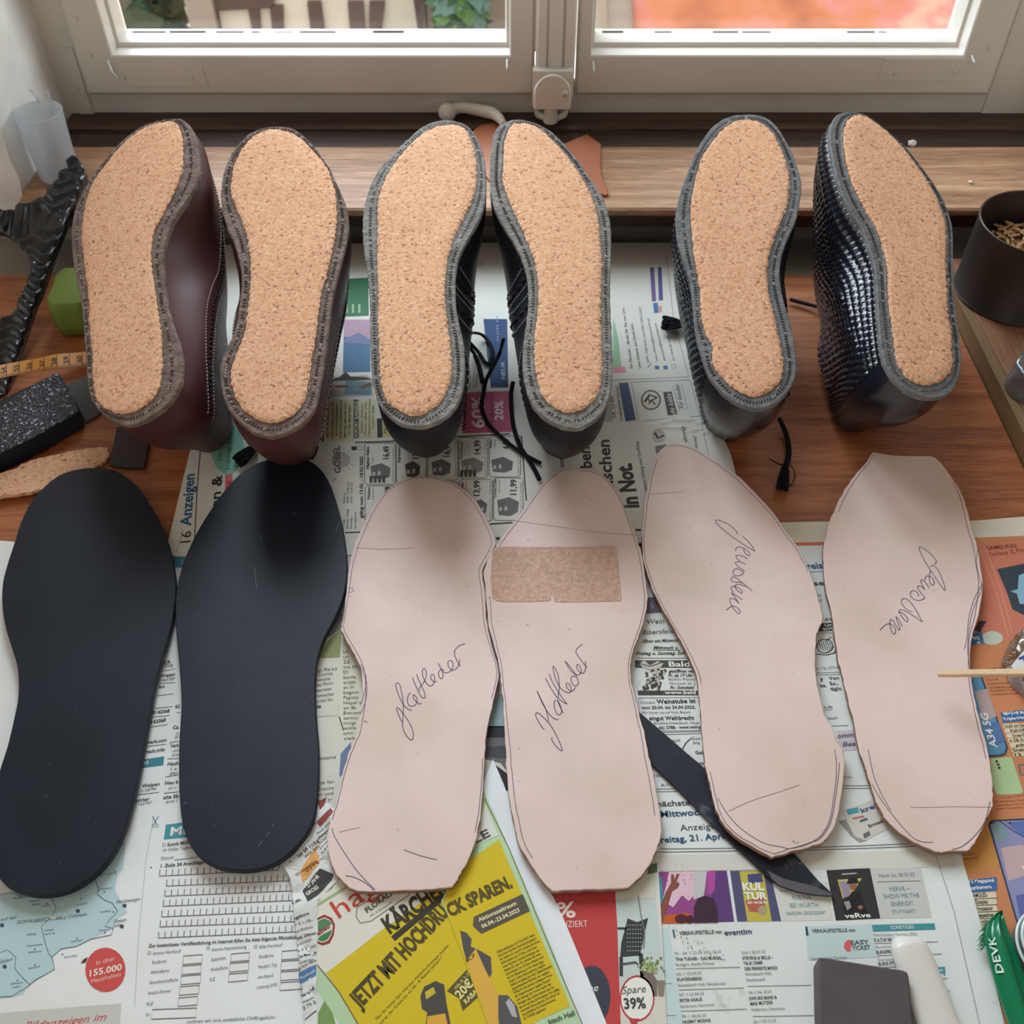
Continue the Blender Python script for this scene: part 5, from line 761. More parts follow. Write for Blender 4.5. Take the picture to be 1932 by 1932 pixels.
# ------------------------------------------------------------------ shoes turned upside down
SH = {}
SH[1] = ('314,224 342,225 362,243 371,273 375,300 376,325 368,349 350,381 329,412 312,450 306,488 309,530 314,571 324,610 336,644 342,675 342,707 333,738 309,769 277,790 246,802 215,795 191,779 173,755 166,727 161,679 158,627 153,575 144,530 137,488 134,446 137,412 146,381 160,353 184,318 216,280 250,249 282,232',
 '318,231 335,236 344,258 347,294 344,325 336,349 323,377 305,412 290,443 286,488 291,530 297,575 305,627 307,662 307,696 302,731 284,759 257,776 225,781 198,769 182,748 177,714 175,662 170,610 168,557 161,505 156,446 158,412 163,384 177,346 205,306 232,274 262,250 290,236')
SH[2] = ('521,238 549,241 577,259 598,283 623,322 641,357 651,382 658,417 656,445 648,481 637,523 628,562 623,600 618,643 612,685 605,727 595,769 574,797 545,815 514,824 482,817 454,797 433,773 419,738 415,706 420,671 433,646 445,614 452,572 456,530 452,495 442,459 429,431 419,396 417,361 422,326 438,287 461,259 489,243',
 '521,246 549,252 574,269 598,294 619,322 630,354 635,385 635,417 632,452 623,488 616,523 605,562 600,600 595,639 588,685 582,727 572,762 549,787 517,799 489,794 461,776 443,748 436,713 443,678 459,639 468,593 472,544 473,495 468,452 456,414 443,385 436,357 442,315 457,283 479,259 500,248')
SH[3] = ('848,226 877,234 899,258 912,291 917,323 917,363 913,392 903,417 888,443 874,468 863,497 859,533 860,570 865,606 874,642 877,682 876,718 867,755 845,784 816,800 783,805 754,798 729,780 713,755 703,718 699,671 698,617 697,562 693,515 687,472 684,432 687,392 698,352 714,320 740,291 769,262 798,238 823,228',
 '852,237 874,243 888,265 897,298 899,334 892,374 877,407 863,436 850,468 843,504 839,537 840,573 843,606 848,642 852,682 850,718 834,755 812,776 783,787 754,776 729,755 718,718 716,664 714,610 714,555 713,508 713,461 713,417 714,381 725,345 743,312 769,280 798,254 827,240')
SH[4] = ('972,225 1004,229 1033,243 1059,265 1088,298 1113,334 1135,367 1147,399 1153,436 1153,490 1151,544 1153,599 1155,653 1156,700 1153,736 1142,769 1120,794 1088,809 1055,803 1026,787 1004,762 992,729 986,689 988,646 993,610 997,570 996,533 988,497 972,461 950,425 933,392 926,359 924,320 926,283 933,251 946,233',
 '975,234 1004,238 1030,254 1055,280 1080,309 1102,345 1118,378 1128,417 1133,461 1135,508 1133,562 1133,617 1135,671 1135,707 1128,744 1106,769 1073,780 1044,769 1022,744 1012,707 1008,668 1010,628 1015,581 1015,533 1008,494 992,450 974,410 957,370 948,341 950,305 952,269 961,243')
SH[5] = ('1410,215 1441,219 1464,236 1483,265 1500,300 1511,338 1510,376 1502,415 1487,449 1475,484 1471,522 1477,560 1488,598 1498,641 1503,683 1500,713 1483,744 1456,765 1425,771 1391,761 1360,738 1337,706 1322,664 1312,621 1308,579 1303,537 1291,495 1280,457 1275,418 1280,376 1291,342 1306,303 1322,269 1345,238 1375,220',
 '1410,227 1437,234 1460,257 1475,288 1487,326 1488,365 1479,407 1462,445 1450,484 1446,526 1452,564 1462,606 1471,652 1477,687 1473,717 1453,738 1425,749 1392,739 1364,715 1345,690 1343,652 1329,625 1322,591 1320,545 1310,491 1305,438 1303,392 1310,349 1322,303 1341,273 1364,246 1387,231')
SH[6] = ('1606,210 1634,217 1664,238 1692,261 1719,289 1746,323 1770,357 1787,391 1798,432 1799,473 1799,518 1801,562 1806,596 1811,637 1815,671 1811,706 1798,736 1774,750 1746,750 1716,740 1688,716 1671,689 1663,654 1659,620 1656,583 1654,542 1651,507 1641,470 1627,432 1606,398 1589,364 1576,323 1567,275 1567,241 1579,217',
 '1617,219 1641,226 1664,243 1688,265 1712,292 1733,320 1753,350 1770,384 1781,419 1784,460 1784,507 1786,552 1787,593 1793,620 1794,654 1796,689 1784,712 1757,726 1726,724 1702,706 1690,678 1685,644 1680,603 1675,559 1673,507 1664,466 1651,429 1630,395 1613,361 1600,326 1593,289 1591,251 1600,227')
ENDS = {1: ((246, 802), (325, 224)), 2: ((500, 822), (521, 238)), 3: ((795, 806), (848, 226)), 4: ((1075, 809), (972, 225)), 5: ((1425, 771), (1410, 215)), 6: ((1760, 752), (1600, 210))}
ROLL = {1: 21, 2: 0, 3: 0, 4: 0, 5: 0, 6: -15}
DEP = [(0, .078), (.15, .082), (.3, .09), (.42, .096), (.52, .092), (.62, .08), (.72, .066), (.82, .055), (.92, .049), (1, .044), (1.2, .044)]
def dep(s):
    for (a, b), (c, d) in zip(DEP, DEP[1:]):
        if s <= c: t = max(0, (s - a) / (c - a)); return b + (d - b) * t
    return .044
M['burgundy'] = plain('burgundy_leather', (82, 44, 44), .46, 1.0, .38, bumpsc=60, bs=.1, var=.12)
M['black_calf'] = plain('black_calf', (23, 23, 28), .48, 1.0, .3, bumpsc=60, bs=.1, var=.12)
M['woven'] = plain('woven_black_leather', (27, 29, 38), .22, 1.0, .9)
M['welt_brown'] = plain('welt_brown', (124, 106, 96), .85, 1.0, .25, bumpsc=330, bs=.9, var=.35)
M['welt_grey'] = plain('welt_grey', (132, 128, 122), .8, 1.0, .3, bumpsc=330, bs=.8, var=.3)
M['welt_black'] = plain('welt_black', (112, 112, 112), .7, 1.0, .35, bumpsc=330, bs=.7, var=.28)
M['st_dark'] = plain('stitch_dark', (46, 40, 36), .9); M['st_light'] = plain('stitch_light', (160, 148, 136), .8)
M['glue'] = plain('dried_glue', (172, 160, 148), .3, 1.0, .6)
class Shoe: pass
def shoe(k, label, group, up_m, welt_m, light, woven=False):
    random.seed(40 + k)
    s = Shoe(); hp, tp = ENDS[k]; a = P(*hp, .08); b = P(*tp, .14); L = (b - a).length; x = (b - a).normalized()
    z = (UP - x * x.z).normalized(); y = z.cross(x); r = R(ROLL[k]); n = (z * math.cos(r) + y * math.sin(r)).normalized(); lat = n.cross(x)
    s.a, s.x, s.n, s.lat, s.L = a, x, n, lat, L
    base = a + x * L * .3; base.z = 0
    root = empty('upturned_shoe', base, label, 'shoe', group); s.root = root
    nn = 480 if woven else 200
    out = resample([PP((p.x, p.y), a, n) for p in spline(px(SH[k][0]), 5, True, 60)], nn)
    ck = resample([PP((p.x, p.y), a, n) for p in spline(px(SH[k][1]), 5, True, 60)], 340)
    # welt slab, with a raised inner rib
    mb = MB(); o2 = [p + n * random.uniform(-.0003, .0003) for p in resample(out, 200)]
    slab(mb, o2, n, .0042, .0007, rough=.00025)
    lo = [p + n * -.0002 for p in inset(ck, n, -.0022)]
    l2 = [p + n * (.0006 + random.uniform(-.0004, .0006)) + (q - p) * .4 for p, q in zip(lo, ck)]
    mb.rings([lo, l2, [p - n * .001 for p in ck]], True)
    mb.build('welt', [welt_m], root, smooth=40)
    # cork filling, slightly domed with crumbly edge
    mb = MB(); e0 = [p + lat * random.uniform(-.0006, .0006) + x * random.uniform(-.0006, .0006) for p in ck]
    c1 = inset(e0, n, .0018); c2 = inset(ck, n, .007)
    mb.rings([[p - n * .001 for p in e0], [p + n * (.0008 + random.uniform(-.0003, .0004)) for p in e0], [p + n * (.0017 + random.uniform(-.0002, .0002)) for p in c1], [p + n * .0023 for p in c2]], True)
    mb.add([p + n * .0023 for p in c2], [tuple(range(len(c2)))])
    mb.build('cork_filler', [M['cork']], root)
    # stitching between the cork and the outer edge
    mb = MB(); path = []
    for p in resample(out, 260):
        q = min(ck, key=lambda c: (c - p).length_squared); path.append(p.lerp(q, .5) if (p - q).length > .002 else None)
    for i, p in enumerate(path):
        q = path[(i + 1) % len(path)]
        if p is None or q is None or random.random() < .06: continue
        t = (q - p).normalized(); sd = n.cross(t); lt = random.random() < light; Lh = (q - p).length * (.36 if lt else .2); c = p.lerp(q, .5); tw = t * Lh + sd * .0004
        mi = 1 if lt else 0; hh = .0005 if mi else .00035; wv = sd * (.0005 if lt else .0009)
        vs = [c - tw - wv, c + tw - wv, c + tw + wv, c - tw + wv]
        mb.add(vs + [v + n * hh for v in vs], [(4, 5, 6, 7), (0, 1, 5, 4), (1, 2, 6, 5), (2, 3, 7, 6), (3, 0, 4, 7)], mi)
    st = mb.build('welt_stitching', [M['st_dark'], M['st_light']], root)
    # dried glue beads on the welt
    mb = MB()
    for i in range(22):
        j = random.randrange(len(ck)); p = ck[j] + (ck[j] - (a + x * L * .5)).normalized() * random.uniform(.0008, .003)
        ln = random.uniform(.0008, .003); t = (ck[(j + 1) % len(ck)] - ck[j - 1]).normalized()
        mb.tube([p - t * ln, p, p + t * ln], [.0003, random.uniform(.0004, .0007), .0003], 6)
    g = mb.build('glue_beads', [M['glue']], root, smooth=True); g['kind'] = 'stuff'
    # upper
    loc = [((p - a).dot(x) / L, (p - a).dot(lat)) for p in out]
    def centre(sv):
        ls = [l for q, l in loc if abs(q - sv) < .05]; return (min(ls) + max(ls)) / 2 if ls else 0
    cen = {i: centre(i / 40) for i in range(3, 38)}
    pts2 = sorted((q * L, l) for q, l in loc)
    def half(P2):
        h = []
        for p in P2:
            while len(h) > 1 and (h[-1][0] - h[-2][0]) * (p[1] - h[-2][1]) - (h[-1][1] - h[-2][1]) * (p[0] - h[-2][0]) <= 0: h.pop()
            h.append(p)
        return h
    lowh = half(pts2); uph = half(list(reversed(pts2)))[::-1]
    def on_hull(hl, xq):
        for (a0, b0), (a1, b1) in zip(hl, hl[1:]):
            if a0 <= xq <= a1: return b0 + (b1 - b0) * (xq - a0) / max(a1 - a0, 1e-9)
        return None
    push = []
    for q, l in loc:
        c_ = cen[max(3, min(37, int(round(q * 40))))]; hv = on_hull(uph if l > c_ else lowh, q * L)
        push.append((hv - l) if hv is not None and .08 < q < .92 else 0)
    nt_ = 64 if woven else 26
    def at(i, tau):
        sv, l = loc[i % nn]; sc_ = max(.24, min(.80, sv)); ci = cen[max(3, min(37, int(round(sc_ * 40))))]
        C = a + x * (sc_ * L) + lat * ci; o_ = out[i % nn] + lat * (push[i % nn] * .95 * sstep(0, .34, tau)) - C
        f = sstep(.38, .60, sv)
        wr = .94 + .05 * math.sin(min(tau / .3, 1) * math.pi * .5) - .46 * sstep(.12, 1, tau) * (tau ** .6)
        th = tau * math.pi / 2; wf = (.95 + .05 * math.sin(min(tau * 4, 1) * math.pi)) * math.cos(th) ** .62 if tau < 1 else 0
        dr = tau; df = math.sin(th) ** .9
        wgt = wr * (1 - f) + wf * f; dd = (dr * (1 - f) + df * f) * dep(sc_ if sv < .2 else sv)
        p = C + o_ * wgt - n * (.0035 + dd)
        zm = .0028
        if p.y > .800: zm = max(zm, .0535)
        if p.z < zm: p.z = zm
        return p
    s.at = at; s.loc = loc; s.nn = nn
    rs = [[at(i, t / nt_) for i in range(nn)] for t in range(nt_ + 1)]
    if woven:
        grid = [[q.copy() for q in rr] for rr in rs]; per = sum((out[i] - out[i - 1]).length for i in range(nn))
        cu = .0062; nu = round(per / cu)
        for t in range(nt_ + 1):
            for i in range(nn):
                sv, l = loc[i]; du = grid[t][(i + 1) % nn] - grid[t][i - 1]; dv = grid[min(t + 1, nt_)][i] - grid[max(t - 1, 0)][i]
                nr = dv.cross(du)
                if nr.length < 1e-12: continue
                nr.normalize()
                C = a + x * (max(.1, min(.85, sv)) * L) - n * .03
                if nr.dot(grid[t][i] - C) < 0: nr = -nr
                if sv < .10: continue
                u = i / nn * nu; vv = t / nt_ * dep(sv) / .0050
                row = math.floor(vv); fu = (u + .5 * (row % 2)) % 1 - .5; fv = vv % 1 - .5
                hgt = max(0, 1 - (fu / .46) ** 2 - (fv / .46) ** 2)
                rs[t][i] = grid[t][i] + nr * (.0016 * hgt ** .6 if hgt else 0)
                if rs[t][i].z < .0022: rs[t][i].z = .0022
    mb = MB(); mb.rings(rs, True, False, True)
    mb.build('upper', [up_m], root, smooth=(True if not woven else 50))
    return s
def seam(s, name, pts, m, r=.0006, gap=0, lift=.0006):
    # pts: (position along the outline 0..1, depth 0..1)
    P3 = [];
    for u, t in [(q.x, q.y) for q in spline(pts, 14, False, 100)]:
        p = s.at(int(round(u * s.nn)), t); c = s.a + s.x * ((p - s.a).dot(s.x)) - s.n * .035
        P3.append(p + (p - c).normalized() * lift)
    mb = MB()
    if gap:
        Q = resample(P3, max(4, int(sum((P3[i + 1] - P3[i]).length for i in range(len(P3) - 1)) / gap)), False)
        for i in range(len(Q) - 1):
            d = (Q[i + 1] - Q[i]); mb.tube([Q[i], Q[i] + d * .3, Q[i] + d * .6], [r * .7, r, r * .7], 6)
    else: mb.tube(P3, r, 6)
    return mb, name, m
s1 = shoe(1, 'upturned burgundy shoe leaning to the left, at the far left end of the row', 'burgundy shoes', M['burgundy'], M['welt_brown'], .25)
s2 = shoe(2, 'upturned burgundy shoe with cork sole, second from left, standing straight', 'burgundy shoes', M['burgundy'], M['welt_brown'], .2)
s3 = shoe(3, 'upturned black brogue shoe, left one of the pair whose toes touch', 'black brogue shoes', M['black_calf'], M['welt_grey'], .12)
s4 = shoe(4, 'upturned black brogue shoe, right one of the pair, in front of the brown leather scrap', 'black brogue shoes', M['black_calf'], M['welt_grey'], .12)
s5 = shoe(5, 'upturned woven black shoe with a frayed lace tassel sticking out on its left', 'woven black shoes', M['woven'], M['welt_black'], .06, True)
s6 = shoe(6, 'upturned woven black shoe leaning to the right next to the dark metal cup', 'woven black shoes', M['woven'], M['welt_black'], .06, True)
def build_seams(s, name, items, mats):
    mb = MB()
    for mi, it in items:
        b = len(mb.v); mb.v += it[0].v; mb.f += [tuple(b + i for i in f) for f in it[0].f]; mb.m += [mi] * len(it[0].f)
    return mb.build(name, mats, s.root, smooth=True)
M['st_pale'] = plain('upper_thread', (176, 152, 152), .7); M['perf'] = plain('perforation', (14, 10, 12), .9); M['st_grey'] = plain('upper_thread_grey', (130, 134, 146), .7)
def u_of(s, side, sv):                        # outline position at station sv on side (+1/-1 in lat)
    best = min(range(s.nn), key=lambda i: abs(s.loc[i][0] - sv) + (0 if s.loc[i][1] * side > 0 or not (0.02 < sv < .98) else 9)); return best / s.nn
def line(s, side, st): return [(u_of(s, side, a), t) for a, t in st]
def mirror_safe(pts):                         # keep the outline position continuous
    out = [pts[0]]
    for u, t in pts[1:]:
        while u - out[-1][0] > .5: u -= 1
        while u - out[-1][0] < -.5: u += 1
        out.append((u, t))
    return out
for s in (s1, s2):
    for side in (-1, 1):
        it = []
        for dt in (-.06, .06): it.append((0, seam(s, '', mirror_safe(line(s, side, [(.88, .42 + dt), (.75, .40 + dt), (.6, .36 + dt), (.45, .33 + dt), (.3, .32 + dt), (.15, .36 + dt), (.06, .44 + dt)])), None, .0006, .0030)))
        it.append((1, seam(s, '', mirror_safe(line(s, side, [(.88, .42), (.75, .40), (.6, .36), (.45, .33), (.3, .32), (.15, .36), (.06, .44)])), None, .0012, .0046, .0)))
        build_seams(s, 'brogue_stitching', it, [M['st_pale'], M['perf']])
for s in (s3, s4):
    for side in (-1, 1):
        it = []
        for a0, sh in ((.50, 0), (.44, 0), (.41, 0), (.35, 0)):
            it.append((0, seam(s, '', mirror_safe(line(s, side, [(a0, .05), (a0 + .0, .2), (a0 + .02, .36), (a0 + .07, .52), (a0 + .16, .66)])), None, .0007, .0027)))
        for a0 in (.47, .38): it.append((1, seam(s, '', mirror_safe(line(s, side, [(a0, .05), (a0 + .0, .2), (a0 + .02, .36), (a0 + .07, .52), (a0 + .16, .66)])), None, .0016, .0075, .0001)))
        build_seams(s, 'brogue_stitching', it, [M['st_grey'], M['perf']]); it = []
        it.append((0, seam(s, '', mirror_safe(line(s, side, [(.27, .06), (.25, .2), (.21, .36), (.17, .55), (.16, .8)])), None, .0006, .0026)))
        it.append((1, seam(s, '', mirror_safe(line(s, side, [(.25, .06), (.23, .2), (.19, .36), (.15, .55), (.14, .8)])), None, .0013, .0065, .0001)))
        build_seams(s, 'brogue_stitching', it, [M['st_grey'], M['perf']])
# laces
def lace(s, pts, r=.0017, label=None):
    P3 = [P(q[0], q[1], q[2] if len(q) > 2 else .0042) for q in pts]
    mb = MB(); mb.tube(spline(P3, 6, False, 100), r, 8, flat=.7); o = mb.build('lace', [M['lace']], s.root, smooth=True); return o
lace(s1, [(382, 655, .012), (395, 658, .006), (404, 672), (407, 690), (400, 706), (386, 717, .006)], .0022)
lace(s3, [(880, 632, .03), (893, 628, .016), (910, 632, .006), (924, 648), (929, 668), (923, 688), (914, 682), (903, 665), (886, 646, .012)])
lace(s3, [(884, 652, .02), (895, 668, .006), (903, 688), (908, 708), (911, 722)], .0019)
lace(s4, [(950, 640, .03), (942, 668, .014), (927, 697, .011), (917, 718, .008), (913, 737), (909, 768), (921, 799), (950, 828), (985, 855), (1020, 874)])
lace(s4, [(968, 720, .012), (964, 748, .006), (968, 799), (981, 841), (997, 866), (1010, 888), (1018, 905)])
lcr = lace(s5, [(1470, 790, .012), (1478, 806, .006), (1486, 830), (1488, 858), (1483, 880)], .0021)
lcl = lace(s5, [(1310, 611, .016), (1296, 612, .010), (1280, 612, .008)], .0018)
lace(s6, [(1575, 586, .02), (1552, 581, .008), (1520, 573), (1490, 565)], .0019)
def tassel(s, a, b, n, spread, r=.0006, h=.004, par=None):
    mb = MB(); A_, B_ = Vector((*a, 0)), Vector((*b, 0)); d = B_ - A_; sd = Vector((-d.y, d.x, 0)).normalized()
    for i in range(n):
        f = random.uniform(-1, 1) * spread; l = random.uniform(.8, 1.05)
        q = [A_ + sd * f * .25, A_ + d * .4 * l + sd * f * .7, A_ + d * l + sd * f]
        mb.tube([P(p.x, p.y, h + random.uniform(0, .004)) for p in spline([tuple(v) for v in q], 3, False, 120)], r, 5)
    o = mb.build('lace_tassel', [M['lace']], s.root, smooth=True); o['kind'] = 'stuff'
    if par: o.parent = par; o.matrix_parent_inverse = Matrix.Identity(4)
tassel(s5, (1290, 612), (1250, 609), 60, 13, .0008, .006, lcl); tassel(s5, (1482, 876), (1476, 924), 50, 11, .0008, .004, lcr); tassel(s2, (482, 842), (448, 872), 50, 13, .0008)
for q, r_ in (([(1484, 872), (1496, 884), (1500, 900), (1490, 918)], .0004), ([(1482, 880), (1466, 874), (1451, 865)], .0005)):
    o = lace(s5, q, r_); o.name = 'loose_thread'; o.parent = lcr; o.matrix_parent_inverse = Matrix.Identity(4)

# ------------------------------------------------------------------ things along the left
# translucent plastic cup on the window board
M['frosted'] = m_clear('frosted_plastic', (.95, .965, .98), .25, .15, (228, 234, 240), .38)
M['frosted'].name = 'frosted_plastic'
xc = P(110, 340, ZS).x; cy = .868; rim = PY(68, 210, cy); cup = empty('plastic_cup', (xc, cy, ZS), 'translucent plastic cup standing on the window board by the plaster wall corner', 'cup')
hz = rim.z - ZS; r1 = .0208; r0 = .0175
mb = MB(); prof = [(0, .0006), (r0 - .002, .0006), (r0, .002), (r1, hz - .0012), (r1 + .0004, hz), (r1 - .0006, hz + .0004), (r1 - .0012, hz - .0012), (r0 - .0012, .003), (0, .0022)]
rs = []
for r_, z in prof: rs.append([Vector((xc + r_ * 1.0 * math.cos(q), cy + r_ * (1 - .06 * math.cos(2 * q)) * math.sin(q), ZS + z)) for q in [2 * math.pi * k / 56 for k in range(56)]])
mb.rings(rs, True, True, True); mb.build('cup_wall', [M['frosted']], cup, smooth=40)
for dx, lean in ((-.006, -.004), (.0045, .0008)):
    mb = MB(); b0 = Vector((xc + dx, cy + r1 - .001, ZS + hz - .001)); mb.tube([b0, b0 + Vector((0, .0005, .003)), b0 + Vector((lean * .5, .001, .0065)), b0 + Vector((lean, .0015, .0105))], [.0013, .0014, .0013, .0011], 8); mb.build('clip_prong', [M['frosted']], cup, smooth=True)
# moulded black rubber offcut leaning on the window board
pa = P(15, 745, 0); pb = Vector((0, .812, .0655)); ydir = Vector((0, pb.y - pa.y, pb.z - pa.z)).normalized(); nS = ydir.cross(Vector((1, 0, 0))); nS = nS if nS.z > 0 else -nS
OFF = '137,296 147,300 157,314 163,333 155,352 140,384 129,409 112,454 99,485 87,524 76,555 67,573 54,612 37,662 33,675 22,712 15,742 -6,756 -30,752 -24,700 -6,650 4,601 26,596 43,553 47,553 53,535 61,502 51,485 36,465 20,448 0,437 -40,436 -40,396 0,397 28,397 40,387 57,383 62,381 73,375 88,370 93,361 107,344 116,328 124,322 129,319 127,307 134,300'
pl = [PP((p.x, p.y), pa, nS) for p in spline(px(OFF), 3, True, 60)]
bm = bmesh.new(); vs = [bm.verts.new(p) for p in pl]; bm.faces.new(vs); bmesh.ops.triangulate(bm, faces=bm.faces[:])
ex = Vector((1, 0, 0))
for k in range(-60, 60):
    for ax in (ex, ydir):
        bmesh.ops.bisect_plane(bm, geom=bm.verts[:] + bm.edges[:] + bm.faces[:], plane_co=pa + ax * (k * .0022 + .0003), plane_no=ax)
bd = {v for e in bm.edges if len(e.link_faces) == 1 for v in e.verts}
def wave(p):
    X = (p - pa).dot(ex) * 1000; Y = (p - pa).dot(ydir) * 1000
    a_ = abs(math.sin(math.pi * (Y / 13.0 + .30 * math.sin(X * math.pi / 13.0 + .6))))
    return .0046 * a_ ** .65 * (.72 + .28 * abs(math.cos(X * math.pi / 26.0)))
for v in bm.verts: v.co = v.co + nS * (wave(v.co) * (.75 if v in bd else 1))
top_f = bm.faces[:]
r_ = bmesh.ops.extrude_face_region(bm, geom=top_f)
for v in [g_ for g_ in r_['geom'] if isinstance(g_, bmesh.types.BMVert)]:
    q = v.co.copy(); d = (q - pa).dot(nS); v.co = q - nS * (d + .006); v.co.z = max(v.co.z, .001)
bmesh.ops.recalc_face_normals(bm, faces=bm.faces)
for v in bm.verts: v.co.z = max(v.co.z, .001)
me = bpy.data.meshes.new('rubber_offcut'); bm.to_mesh(me); bm.free()
for p in me.polygons: p.use_smooth = True
M['shiny_rubber'] = plain('moulded_black_rubber', (22, 25, 29), .2, 1.0, .6)
tag(link('rubber_offcut', me, None, [M['shiny_rubber']]), 'glossy black rubber offcut with moulded waves leaning against the window board', 'rubber sheet')
# lime green soft block
M['lime'] = plain('lime_foam', (108, 126, 46), .65, 1.0, .35, bumpsc=40, bs=.15)
gp = [P(70, 578, .034), P(160, 574, .034), P(170, 500, .034), P(96, 503, .034)]
gp = [gp[i].lerp(gp[(i + 1) % 4], f) for i in range(4) for f in (.2, .5, .8)]; gp = resample(spline(gp, 5, True, 200), 60); gp = [p + Vector((.004, 0, 0)) for p in gp]
mb = MB(); rs = []
for z, d in ((.0012, .004), (.003, .001), (.012, -.0005), (.026, 0), (.031, .0008), (.0335, .0025), (.034, .0045)): rs.append([Vector((p.x, p.y, z)) for p in inset(gp, UP, d)])
mb.rings(rs, True, True, True); tag(mb.build('green_block', [M['lime']], None, smooth=60), 'lime green soft block on the bench behind the tape measure', 'block')
# yellow tape measure
tape = empty('tape_measure', P(80, 690, 0), 'yellow tape measure running behind the left burgundy shoe', 'tape measure')
TP = [(-40, 700, .0360, 722), (0, 689, .033, 713), (30, 683, .029, 707), (65, 677, .022, 701), (109, 668, .012, 694), (157, 664, .0065, 690), (220, 655, .005, 680), (300, 640, .005, 665), (360, 630, .005, 655), (395, 623, .005, 648), (420, 620, .005, 645)]
E0 = spline([P(x, a, z + .002) for x, a, z, b in TP], 6, False, 120); E1_ = spline([P(x, b, z) for x, a, z, b in TP], 6, False, 120)
M['tape'] = plain('tape_yellow', (226, 150, 30), .5, 1.0); M['tape_ink'] = plain('tape_ink', (58, 38, 20), .6); M['tape_red'] = plain('tape_red', (120, 44, 24), .6)
mb = MB(); nrm = [(E1_[i] - E0[i]).cross(E0[min(i + 1, len(E0) - 1)] - E0[max(i - 1, 0)]).normalized() for i in range(len(E0))]
nrm = [q if q.z > 0 else -q for q in nrm]
mb.rings([E0, E1_, [p - q * .0004 for p, q in zip(E1_, nrm)], [p - q * .0004 for p, q in zip(E0, nrm)], E0], False); mb.build('ribbon', [M['tape']], tape, smooth=40)
def tp(xp, f):                                            # point across the ribbon at picture column xp
    i = min(range(len(E0)), key=lambda k: abs(proj(E0[k])[0] - xp)); j = min(i + 1, len(E0) - 1)
    xa, xb = proj(E0[i])[0], proj(E0[j])[0]; t = (xp - xa) / (xb - xa) if abs(xb - xa) > .01 else 0
    return E0[i].lerp(E0[j], t).lerp(E1_[i].lerp(E1_[j], t), f), nrm[i]
mb = MB(); mats = [M['tape_ink'], M['tape_red']]
for xp in (12, 36, 60, 83, 107, 131, 155):
    p, q = tp(xp, .04); p2, _ = tp(xp, .96); ribbon(mb, [p + q * .0002, p2 + q * .0002], q, .0006, 1)
for xp in range(2, 165, 2):
    p, q = tp(xp + .5, .99); p2, _ = tp(xp + .5, .84 if xp % 12 else .7); ribbon(mb, [p + q * .0002, p2 + q * .0002], q, .0003, 0)
for s_, xp in (('54', 6), ('55', 29), ('56', 53), ('57', 77), ('58', 100), ('59', 124), ('60', 149)):
    O, q = tp(xp + 6, .74); X = tp(xp + 6, .24)[0] - O; Yv = (tp(xp - 3, .74)[0] - O); Yv = Yv * (.0042 / Yv.length / CAP); vs, fs = glyphs(s_, .012)
    xa = min(v.x for v in vs); xb = max(v.x for v in vs); mb.add([O + X * ((v.x - xa) / (xb - xa)) + Yv * v.y + q * .0003 for v in vs], fs, 0)
mb.build('scale_print', mats, tape, fixn=False)
mb = MB(); mb.tube([P(408, 633, .0056) + Vector((-.004, 0, 0)), P(408, 633, .0056), P(412, 628, .0056), P(416, 632, .0056), P(412, 637, .0056)], .0012, 6); mb.build('end_eyelet', [M['lace']], tape, smooth=True)
# gritty black block
M['grit'], nt, bb = newmat('abrasive_grit'); v = coords(nt)
vo = N(nt, 'ShaderNodeTexVoronoi', _Scale=520.0); nt.links.new(v, vo.inputs['Vector'])
nt.links.new(ramp(nt, vo.outputs['Color'], [(.0, rgb((24, 26, 32))), (.78, rgb((40, 43, 52))), (.84, rgb((150, 152, 164))), (1, rgb((200, 202, 210)))]), bb.inputs['Base Color']); bb.inputs['Roughness'].default_value = .35; bump(nt, bb, vo.outputs['Distance'], 1.0, .0012)
mb = MB(); top = [P(x, y, .018) for x, y in px('108,702 113,704 120,718 139,746 148,772 147,777 60,826 -70,888 -70,792 0,753 50,730')]
slab(mb, top, UP, .0165, .0006, 0, 1); tag(mb.build('abrasive_block', [M['grit'], M['rubber']], None), 'gritty black abrasive block below the tape measure', 'block')
random.seed(11)
mb = MB(); cp = spline(px('202,843 205,853 203,863 191,873 175,884 140,900 87,921 43,930 0,937 -60,948 -60,905 0,892 22,886 52,870 87,860 130,851 174,844'), 6, True, 60)
top = [P(p.x + random.uniform(-1.3, 1.3), p.y + random.uniform(-1.3, 1.3), .0068 - .003 * sstep(60, 200, p.x)) for p in cp]
slab(mb, top, UP, .0032, .0004, rough=.0003); tag(mb.build('cork_offcut', [M['cork']], None), 'ragged cork strip offcut behind the left black sole', 'cork strip')
M['dark_leather'] = plain('dark_brown_leather', (52, 38, 32), .5, 1.0, bumpsc=80, bs=.15)
mb = MB(); slab(mb, [P(x, y, .003) for x, y in px('220,806 250,804 284,806 278,850 272,883 240,882 205,878 212,845')], UP, .0018, .0003); tag(mb.build('leather_scrap', [M['dark_leather']], None), 'dark brown leather scrap under the heel of the left burgundy shoe', 'leather scrap')
mb = MB(); slab(mb, [P(x, y, .0026) for x, y in px('126,726 161,709 184,716 205,756 186,781 161,795 148,770')], UP, .0018, .0003); tag(mb.build('leather_scrap', [plain('grey_leather', (82, 80, 76), .6, 1.0)], None), 'dark grey scrap between the gritty block and the left burgundy shoe', 'leather scrap')
